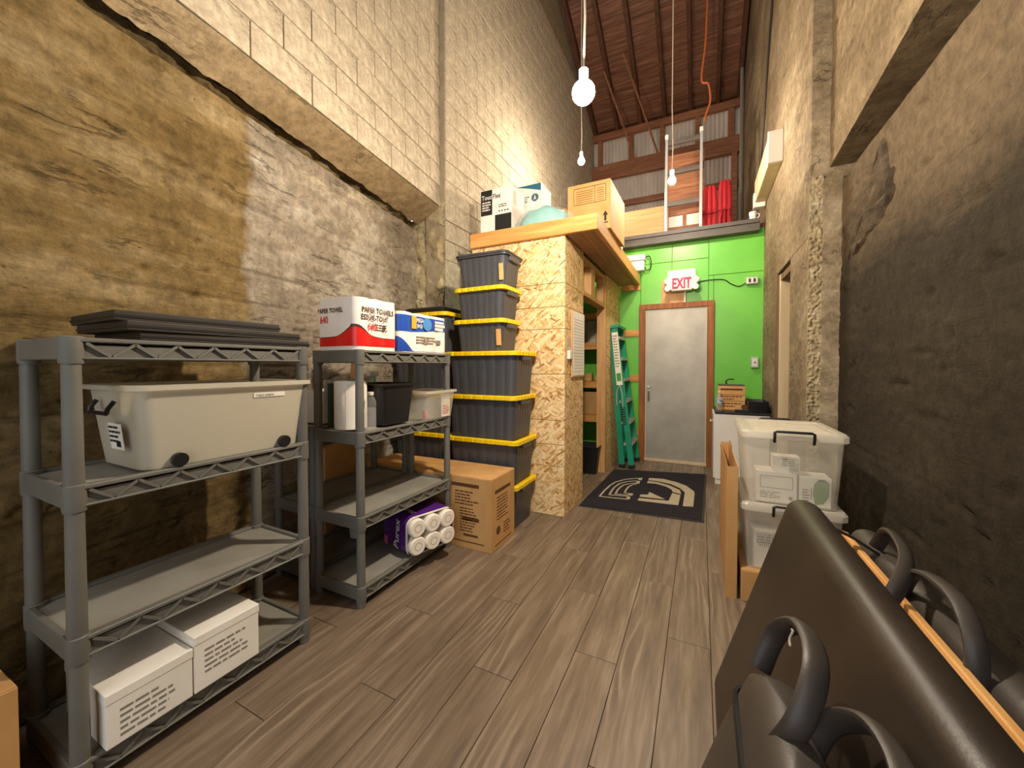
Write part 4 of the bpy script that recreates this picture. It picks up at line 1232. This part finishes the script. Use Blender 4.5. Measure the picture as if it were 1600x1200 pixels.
# ------------------------------------------------------------------ doormat
dm = thing('doormat', 'charcoal doormat with a beige arch emblem in front of the exit door', 'mat', (-.47, 4.2, 0))
cor = [on_floor(*p) for p in ((960, 734), (1104, 742), (1100, 817), (904, 791))]
B0 = Vector((-.47, 4.2, 0))
pl = [(c.x - B0.x, c.y - B0.y) for c in cor]
G().prism(pl, .0005, .009).obj('backing', m_black_p, dm, bev=.003)
cen = Vector((sum(p[0] for p in pl) / 4, sum(p[1] for p in pl) / 4))
G().prism([(cen.x + (x - cen.x) * .965, cen.y + (y - cen.y) * .975) for x, y in pl], .008, .013).obj('pile', m_mat, dm, bev=.002)
def zp(pts):
    o = []
    for (u, v) in pts:
        q = on_floor(860 + u / 5.333, 700 + v / 5.333, .013)
        o.append((q.x - B0.x, q.y - B0.y))
    return o
lg = G()
def flatpoly(pts): lg.prism(zp(pts), .0125, .0148)
def flatline(pts, w=5):
    q = [Vector((x, y, 0)) for x, y in zp(pts)]
    for a, b in zip(q, q[1:]):
        d = (b - a); n_ = Vector((-d.y, d.x, 0)).normalized() * .009; e = d.normalized() * .004
        lg.prism([(p.x, p.y) for p in (a - n_ - e, b - n_ + e, b + n_ + e, a + n_ - e)], .0125, .0146)
flatline([(410, 403), (455, 350), (500, 310), (540, 285), (620, 262), (730, 252)])
flatline([(490, 390), (515, 350), (535, 325), (580, 295), (640, 280), (720, 273)])
flatline([(540, 385), (560, 350), (585, 325), (610, 308), (660, 297), (710, 293)])
flatline([(617, 375), (632, 345), (655, 320), (685, 307), (712, 302)])
flatline([(410, 403), (520, 415), (635, 427)]); flatline([(490, 390), (560, 396), (645, 402)]); flatline([(540, 383), (600, 388), (650, 392)]); flatline([(617, 374), (650, 378)])
flatpoly([(738, 250), (768, 250), (760, 268), (730, 266)]); flatpoly([(722, 275), (750, 278), (740, 298), (708, 296)])
flatpoly([(655, 378), (690, 380), (682, 397), (650, 395)]); flatpoly([(640, 405), (668, 407), (660, 428), (630, 425)])
out = [(825, 250), (940, 258), (1050, 285), (1130, 315), (1195, 360)]; inn = [(815, 268), (900, 278), (1000, 300), (1080, 335), (1120, 370)]
for k in range(4): flatpoly([out[k], out[k + 1], inn[k + 1], inn[k]])
flatpoly([(1195, 360), (1202, 378), (1190, 490), (1103, 485), (1120, 370)])
out = [(812, 275), (900, 287), (990, 312), (1080, 352), (1090, 386)]; inn = [(805, 292), (880, 298), (960, 320), (1010, 347), (1018, 366)]
for k in range(4): flatpoly([out[k], out[k + 1], inn[k + 1], inn[k]])
flatpoly([(1015, 376), (1084, 394), (1065, 478), (985, 442)]); flatpoly([(738, 418), (985, 442), (1065, 478), (725, 437)])
flatpoly([(742, 405), (752, 388), (812, 390), (825, 368), (955, 428)])
lg.obj('emblem', m_logo, dm)

# ------------------------------------------------------------------ right side: cabinet, cartons, clear containers
cab = thing('base_cabinet', 'white base cabinet with a black top in the corner by the exit door', 'cabinet', (.40, 5.08, 0))
G().box((-.25, -.32, .06), (.25, .32, .775)).obj('body', m_wpaint, cab, bev=.003)
G().box((-.255, -.325, .775), (.255, .325, .80)).obj('top', m_black_p, cab, bev=.003)
G().box((-.25, -.30, 0), (.23, .32, .06)).obj('plinth', m_wpaint, cab)
for y in (-.16, .16):
    dr = G().box((-.268, y - .155, .07), (-.25, y + .155, .765)).obj('door', m_wpaint, cab, bev=.003)
    G().lathe([(0, -.03), (.012, -.028), (.012, -.018), (.006, -.012), (.006, 0)], 12, (-.268, y + (.11 if y < 0 else -.11), .66), 'X').obj('knob', m_brass, dr, smooth=True)
zc = .8005
cr = carton('cardboard_box', 'brown printed carton on the white cabinet', (.315, 5.12, zc), (.27, .24, .27), 0, m_cardl, seed=41)
decal(cr, 'print', [R(.03, .225, .25, .245), R(.03, .17, .27, .175), R(.03, .1, .27, .105)] + lines(.03, .25, .16, 2, .03, .012, 66) + lines(.05, .25, .08, 2, .03, .012, 67), (-.14, -.12, 0), (1, 0, 0), (0, 0, 1), m_ink)
hk = thing('handled_lid', 'dark flat lid with a looped handle lying on the cabinet carton', 'lid', (.315, 5.12, zc + .2705))
G().box((-.13, -.10, 0), (.13, .10, .018)).obj('plate', m_dkgrey, hk, bev=.004)
G().tube(curve([(-.04, 0, .018), (-.05, 0, .05), (-.02, 0, .075), (.03, 0, .075)]), .008).obj('handle', m_black_p, hk, smooth=True)
sb = thing('spray_bottle', 'clear bottle with a blue and white label on the white cabinet', 'bottle', (.19, 4.90, zc))
G().lathe([(0, 0), (.032, 0), (.034, .01), (.034, .13), (.02, .17), (.013, .18), (.013, .2), (0, .2)], 20).obj('body', m_pet, sb, smooth=True)
G().lathe([(.0345, .08), (.0352, .08), (.0352, .135), (.0345, .135)], 20).obj('label_band', M('blue white label', '#e8eaf0', '#4a5a9a', 30, .5), sb)
G().lathe([(0, .198), (.015, .198), (.015, .225), (0, .225)], 16).obj('cap', m_white, sb, smooth=True)
tr_ = thing('desk_tray', 'black open tray at the right end of the white cabinet', 'tray', (.555, 5.0, zc))
shell(.17, .36, .19, .40, .12, .015, .005).obj('body', m_black_p, tr_, smooth=True)
G().box((-.085, -.02, .01), (.085, -.012, .10)).obj('divider', m_black_p, tr_)
st = thing('stapler', 'dark tape dispenser beside the black tray', 'dispenser', (.41, 4.86, zc))
G().box((-.07, -.025, 0), (.07, .025, .025)).obj('base', m_black_p, st, bev=.006)
G().lathe([(0, -.012), (.03, -.012), (.03, .012), (0, .012)], 18, (.02, 0, .05), 'Y').obj('reel', m_ink, st, smooth=True)

# tall flat carton standing along the container stack
tc = thing('tall_carton', 'tall narrow open brown carton standing beside the clear containers', 'box', (.165, 2.84, 0))
g = shell(.055, .78, .055, .78, .74, .003, .003); g.obj('body', m_card, tc)
G().add([(-.026, -.39, .74), (-.026, .1, .74), (-.05, .05, .79), (-.045, -.33, .78)], [(0, 1, 2, 3)]).obj('flap', m_cardl, tc)
G().add([(.026, .05, .74), (.026, .39, .74), (.028, .36, .765), (.028, .1, .765)], [(0, 1, 2, 3)]).obj('flap', m_card, tc)
bc = carton('cardboard_box', 'low brown carton under the two clear containers', (.445, 2.72, 0), (.47, .54, .175), 0, m_card, seed=43)

def container(label, z, h, rz, dx=0, handle_up=True):
    t = thing('clear_container', label, 'container', (.44 + dx, 2.725, z), rz, 'clear lidded containers')
    shell(.40, .47, .44, .52, h - .03, .03, .003, z0=.002).obj('body', m_clear, t, smooth=True)
    ld_ = G().rings([rrect(.458, .538, .035, h - .045), rrect(.475, .555, .04, h - .04), rrect(.475, .555, .04, h - .012), rrect(.455, .535, .035, h), rrect(.40, .48, .03, h), rrect(.39, .47, .03, h - .008)], False, True).obj('lid', m_clearl, t, smooth=True)
    for k in range(5):
        y = -.18 + k * .09
        G().box((-.17, y - .02, h - .009), (.17, y + .02, h - .002)).obj('lid_rib', m_clearl, ld_, bev=.003, seg=1)
    for s in (-1, 1):
        y = s * .281
        G().tube([(-.085, y, h - .055), (-.085, y + s * .012, h - .03), (-.085, y + s * .012, h - .002), (-.075, y + s * .012, h + .003), (.075, y + s * .012, h + .003), (.085, y + s * .012, h - .002), (.085, y + s * .012, h - .03), (.085, y, h - .055)] if handle_up else
                 [(-.085, y, h - .03), (-.085, y + s * .01, h - .06), (-.08, y + s * .012, h - .075), (.08, y + s * .012, h - .075), (.085, y + s * .01, h - .06), (.085, y, h - .03)], .007).obj('handle', m_black_p, t, smooth=True)
    return t
k1 = container('lower clear lidded container with stacked packets inside, under its twin', .1755, .375, .0)
k2 = container('upper clear lidded container holding white boxes with green print', .551, .40, .0)
def inner(par, name, a, b, mat):
    return G().box(a, b).obj(name, mat, par, bev=.002)
# things inside the containers stay things of their own
def inbox(label, loc, size, rz=0):
    t = thing('small_carton', label, 'box', loc, rz)
    G().box((-size[0] / 2, -size[1] / 2, 0), (size[0] / 2, size[1] / 2, size[2])).obj('body', m_paper, t, bev=.002)
    G().box((-size[0] / 2 - .0008, -size[1] / 2 - .0008, size[2] - .02), (size[0] / 2 + .0008, size[1] / 2 + .0008, size[2] + .001)).obj('lid', m_paper, t, bev=.001)
    return t
yq = 2.725 - .232
i1 = inbox('white carton with a blank bordered label at the front of the upper container', (.375, yq + .075, .557), (.185, .13, .165), .0)
gp = M('grey green print', '#6a6e58', rough=.7)
decal(i1, 'print', [R(-.075, .14, .075, .143), R(-.075, .075, .075, .078), R(-.075, .075, -.072, .143), R(.072, .075, .075, .143)] + lines(-.075, .03, .055, 4, .01, .004, 71) + [[(.065 + .01 * math.cos(a * PI / 6), .03 + .01 * math.sin(a * PI / 6)) for a in range(12)]], (0, -.065, 0), (1, 0, 0), (0, 0, 1), gp)
text(i1, 'Ship To:', .014, (-.07, -.0665, .127), (1, 0, 0), (0, 0, 1), gp)
i2 = inbox('white carton with a green leaf shape at the right of the upper container', (.545, yq + .075, .557), (.135, .13, .155), .0)
decal(i2, 'leaf_print', [[(.0, .01), (.035, .02), (.058, .06), (.06, .13), (.04, .15), (.015, .148), (-.005, .12), (-.01, .07)]], (0, -.065, 0), (1, 0, 0), (0, 0, 1), m_gprint)
decal(i2, 'print', lines(-.055, -.02, .09, 5, .014, .006, 72, .2) + [R(-.018, .04, -.014, .1)], (0, -.065, 0), (1, 0, 0), (0, 0, 1), gp)
i3 = inbox('small white barcoded carton on top of the bordered one in the upper container', (.42, yq + .06, .7235), (.12, .09, .085), .0)
decal(i3, 'print', lines(-.02, .055, .075, 4, .011, .005, 73, .2) + [R(.015 + k * .005, .008, .017 + k * .005, .03) for k in range(8)], (0, -.045, 0), (1, 0, 0), (0, 0, 1), gp)
i4 = inbox('white barcoded packet in the lower container', (.34, yq + .07, .182), (.14, .12, .20), .1)
decal(i4, 'print', lines(-.06, .06, .19, 4, .014, .008, 74) + [R(-.05 + k * .009, .12, -.046 + k * .009, .15) for k in range(9)], (0, -.06, 0), (1, 0, 0), (0, 0, 1), gp)
i5 = inbox('white packet with a teal patch in the lower container', (.50, yq + .08, .182), (.15, .12, .13), -.05)
decal(i5, 'teal_patch', [R(-.07, .005, .04, .06)], (0, -.06, 0), (1, 0, 0), (0, 0, 1), M('teal patch', '#6aa6a0', rough=.5))

# ------------------------------------------------------------------ folded massage table leaning at the right
mt = thing('folding_table', 'folded portable table with black vinyl pads and tan wooden edge against the black wall', 'folding table', (.085, 0, 0), rot=(0, .30, 0))
G().box((-.05, .26, .03), (.06, 1.70, .865)).obj('front_pad', m_vinyl, mt, bev=.05, seg=6, smooth=True)
G().box((.066, .33, .05), (.086, 1.66, .822)).obj('wood_rail', m_pine_y, mt, bev=.003)
G().box((.100, .33, .05), (.120, 1.62, .822)).obj('wood_rail', m_pine_y, mt, bev=.003)
G().box((.145, .28, .03), (.235, 1.70, .845)).obj('rear_pad', m_vinyl2, mt, bev=.042, seg=6, smooth=True)
def handle(pts, name='carry_handle'):
    return G().tube(curve(pts, 7), (.009, .018), 10).obj(name, m_vinyl2, mt, smooth=True)
handle([(.062, 1.16, .79), (.08, 1.18, .85), (.11, 1.26, .90), (.13, 1.38, .915), (.14, 1.46, .90), (.148, 1.50, .84)])
handle([(.135, .98, .80), (.125, 1.0, .86), (.12, 1.07, .905), (.12, 1.17, .905), (.125, 1.25, .87), (.135, 1.28, .81)])
G().tube(curve([(.045, 1.48, .85), (.08, 1.49, .845), (.12, 1.49, .835), (.16, 1.49, .825)], 5), (.016, .004), 8).obj('strap', m_black_p, mt, smooth=True)
for y in (1.15, 1.0):
    G().lathe([(0, -.004), (.009, -.003), (.01, .004)], 10, (.064 if y > 1.1 else .13, y, .80), 'X').obj('rivet', m_brass, mt)
# carry bag in front of it
cbg = thing('carry_bag', 'black padded carry bag with looped handles beside the folding table', 'bag', (-.045, .78, 0), rot=(0, .285, 0))
rg = []
for z, s_ in ((0, .92), (.03, 1), (.25, 1.02), (.52, .98), (.66, .85), (.70, .6), (.715, .25)):
    rg.append([(x * (1 + .06 * noise.noise(Vector((x * 8, y * 6, z * 6)))), y * (1 + .06 * noise.noise(Vector((y * 7, x * 8, z * 5 + 3)))), z) for x, y, _ in rrect(.115 * s_, .44 * s_, .05 * s_, 0, 6)])
body = G().rings(rg).obj('body', m_vinyl2, cbg, smooth=True)
G().tube([(x, y, .60) for x, y, _ in rrect(.109, .41, .045, 0, 6)], .006, 6, True).obj('zip_piping', m_black_p, body, smooth=True)
def loop(y0, y1, x, z0, hgt, tilt, r):
    pts = [(x, y0, z0), (x + tilt * .3, y0 - .015, z0 + hgt * .5), (x + tilt * .8, y0 + .03, z0 + hgt * .9), (x + tilt, (y0 + y1) / 2, z0 + hgt), (x + tilt * .8, y1 - .03, z0 + hgt * .9), (x + tilt * .3, y1 + .015, z0 + hgt * .5), (x, y1, z0)]
    return G().tube(curve(pts, 8), (r * .5, r), 12).obj('loop_handle', m_vinyl2, cbg, smooth=True)
h1 = loop(.0, .20, -.02, .66, .16, .025, .022); h2 = loop(-.20, .0, .02, .66, .16, .04, .022)
G().tube(curve([(-.012, .15, .80), (-.014, .135, .805), (-.016, .13, .79), (-.016, .115, .785)], 4), .002, 5).obj('stitch', m_stitch, cbg)

# ------------------------------------------------------------------ loft things
pw = G().box((-1.16, 5.95, 3.06), (-.44, 5.965, 3.60)).obj('plywood_sheet', m_plyo, None, bev=.001)
tag(pw, 'orange plywood sheet standing on the loft edge left of the ladder', 'plywood')
al = thing('extension_ladder', 'aluminium ladder standing on the loft edge', 'ladder', (-.235, 5.72, 3.072), rot=(-.05, 0, .0))
for x in (-.215, .215):
    rl_ = G().box((x - .018, -.03, 0), (x + .018, .03, 1.36)).obj('rail', m_alu, al, bev=.004)
    G().box((x - .022, -.034, 1.36), (x + .022, .034, 1.42)).obj('end_cap', m_white, rl_, bev=.006)
for z in (.03, .42, .86, 1.27):
    G().box((-.2, -.025, z), (.2, .025, z + .06)).obj('rung', M('dull rung', '#6a625a', rough=.5, metal=.4), al, bev=.006)
ws = thing('window_sash', 'small old wooden window sash leaning behind the ladder', 'window sash', (-.23, 6.02, 3.062), rot=(-.08, 0, 0))
for a, b in (((-.26, 0, 0), (-.21, .03, .46)), ((.21, 0, 0), (.26, .03, .46)), ((-.025, 0, .0), (.025, .03, .46))):
    G().box(a, b).obj('stile', m_oldx, ws, bev=.003)
for z in (0, .20, .41):
    G().box((-.21, .002, z), (.21, .028, z + .045)).obj('rail', m_oldx, ws, bev=.003)
for x in (-.21, .025):
    for z in (.045, .245):
        G().box((x, .012, z), (x + .185, .016, z + .16)).obj('pane', m_white, ws)
bp = G().box((-.50, 6.10, 3.06), (.02, 6.125, 4.36)).obj('brown_board', m_oldx, None, bev=.003)
tag(bp, 'dark brown upright board behind the aluminium ladder', 'board')
def red_bundle(label, x, wid, h, y=5.98):
    t = thing('folded_chair_bag', label, 'folded bundle', (x, y, 3.072), 0, 'red folded bundles on the loft')
    for k in range(3):
        c = -wid / 2 + wid * (k + .5) / 3
        G().tube([(c * .9, 0, .02), (c, .0, .1), (c * 1.05, 0, h * .6), (c * .95, .0, h * .9), (c * .7, .0, h)], [.03, wid / 5, wid / 4.6, wid / 5, .02], 10).obj('fold', m_redfab, t, smooth=True)
    G().tube([(-wid * .55, -.02, h * .45), (0, -.06, h * .44), (wid * .55, -.02, h * .45)], .008, 6).obj('tie', M('dark red webbing', '#6a0c12', rough=.7), t)
    return t
red_bundle('red folded fabric bundle on the loft, left and taller one', .09, .17, .70)
b2 = red_bundle('red folded fabric bundle with legs on the loft, right one', .27, .15, .74)
for x in (-.06, .0, .07):
    G().tube([(x * .6, -.05, .34), (x * 1.2, -.07, .0)], .012, 6).obj('leg', m_redfab, b2)
cu_ = thing('white_cup', 'small white cup at the right end of the loft beam', 'cup', (.55, 5.52, 3.0705))
G().rings([[(r * math.cos(a * PI / 10), r * math.sin(a * PI / 10), z) for a in range(20)] for r, z in ((.032, 0), (.042, .10), (.038, .10), (.029, .008))]).obj('body', m_white, cu_, smooth=True)
G().tube(curve([(.038, 0, .08), (.065, 0, .07), (.062, 0, .035), (.035, 0, .025)]), .005, 6).obj('handle', m_white, cu_, smooth=True)
# long boxed duct along the right wall with white end cap
du = thing('wall_duct', 'long tan boxed duct with a white end high on the right wall', 'duct', (.62, 4.42, 3.25))
G().box((-.055, .02, 0), (.058, 1.1, .27)).obj('casing', m_jamb, du, bev=.006)
G().box((-.065, -.01, -.01), (.0585, .03, .29)).obj('end_cap', m_white, du, bev=.006)
G().box((-.07, 1.02, -.05), (.05, 1.12, .12)).obj('bracket', m_white, du, bev=.005)
wall_cable('dark cable dropping from the roof to the boxed duct', curve([(.60, 4.6, 7.0), (.63, 4.75, 5.4), (.60, 4.9, 4.4), (.60, 5.2, 3.8), (.60, 5.58, 3.4)]), .012, m_cordd)
wall_cable('grey pipe running down the far right corner', [(.63, 8.3, 7.0), (.63, 8.3, 3.1)], .03, M('grey pipe', '#8a8278', rough=.6), 'pipe', 'pipe')
oc = wall_cable('short knotted orange cord hanging from the roof', curve([(.05, 6.6, 7.35), (.02, 6.55, 6.2), (-.03, 6.5, 5.6), (.06, 6.5, 5.5), (.09, 6.5, 5.25), (.03, 6.5, 5.05), (.02, 6.5, 4.95)]), .014, m_orange, 'cord', 'cord')
wall_cable('left diagonal brace rod under the roof', [(-1.75, 7.6, 7.05), (-1.3, 8.7, 5.72)], .02, m_oldx, 'brace_rod', 'rod')
wall_cable('right diagonal brace rod under the roof', [(-1.35, 7.4, 7.1), (-.86, 8.7, 5.8)], .02, m_oldx, 'brace_rod', 'rod')

# ------------------------------------------------------------------ pendant lamps
def pendant(label, x, y, z, r, power, globe=False, cordm=None):
    t = thing('pendant_lamp', label, 'lamp', (x, y, z), 0, 'pendant bulbs')
    zt = roofz(y) if y > 2.2 else roofz(2.2)
    E = power / (PI * 4 * PI * r * r)
    m = emit('bulb glow', LIGHT_COL, E)
    n = 10
    if globe:
        prof = [(max(.0005, r * math.sin(PI * k / n)), -r * math.cos(PI * k / n)) for k in range(n + 1)]
        top = r
    else:
        prof = [(.0005, -r), (r * .6, -r * .82), (r * .95, -r * .3), (r, .0), (r * .85, r * .5), (r * .5, r * 1.15), (r * .4, r * 1.5)]
        top = r * 1.5
    G().lathe(prof, 18).obj('bulb', m, t, smooth=True)
    G().lathe([(0, top - .005), (.02, top - .005), (.022, top + .05), (.008, top + .065), (0, top + .065)], 14).obj('socket', cordm or m_white, t, smooth=True)
    G().tube([(0, 0, top + .06), (.006, .0, top + .3), (-.004, 0, top + .7), (0, 0, zt - z + .1)], .0055, 6).obj('cord', cordm or m_cord, t, smooth=True)
    return t
pendant('bare bulb pendant hanging above the closet by the block wall', -1.44, 5.0, 4.0, .045, BULB_W * .38)
pendant('bare bulb pendant hanging in front of the loft ladder', -.29, 4.4, 3.245, .04, BULB_W * .34)
pendant('large white globe bulb pendant nearest the camera', -.509, 1.8, 2.591, .053, BULB_W * .80, True)
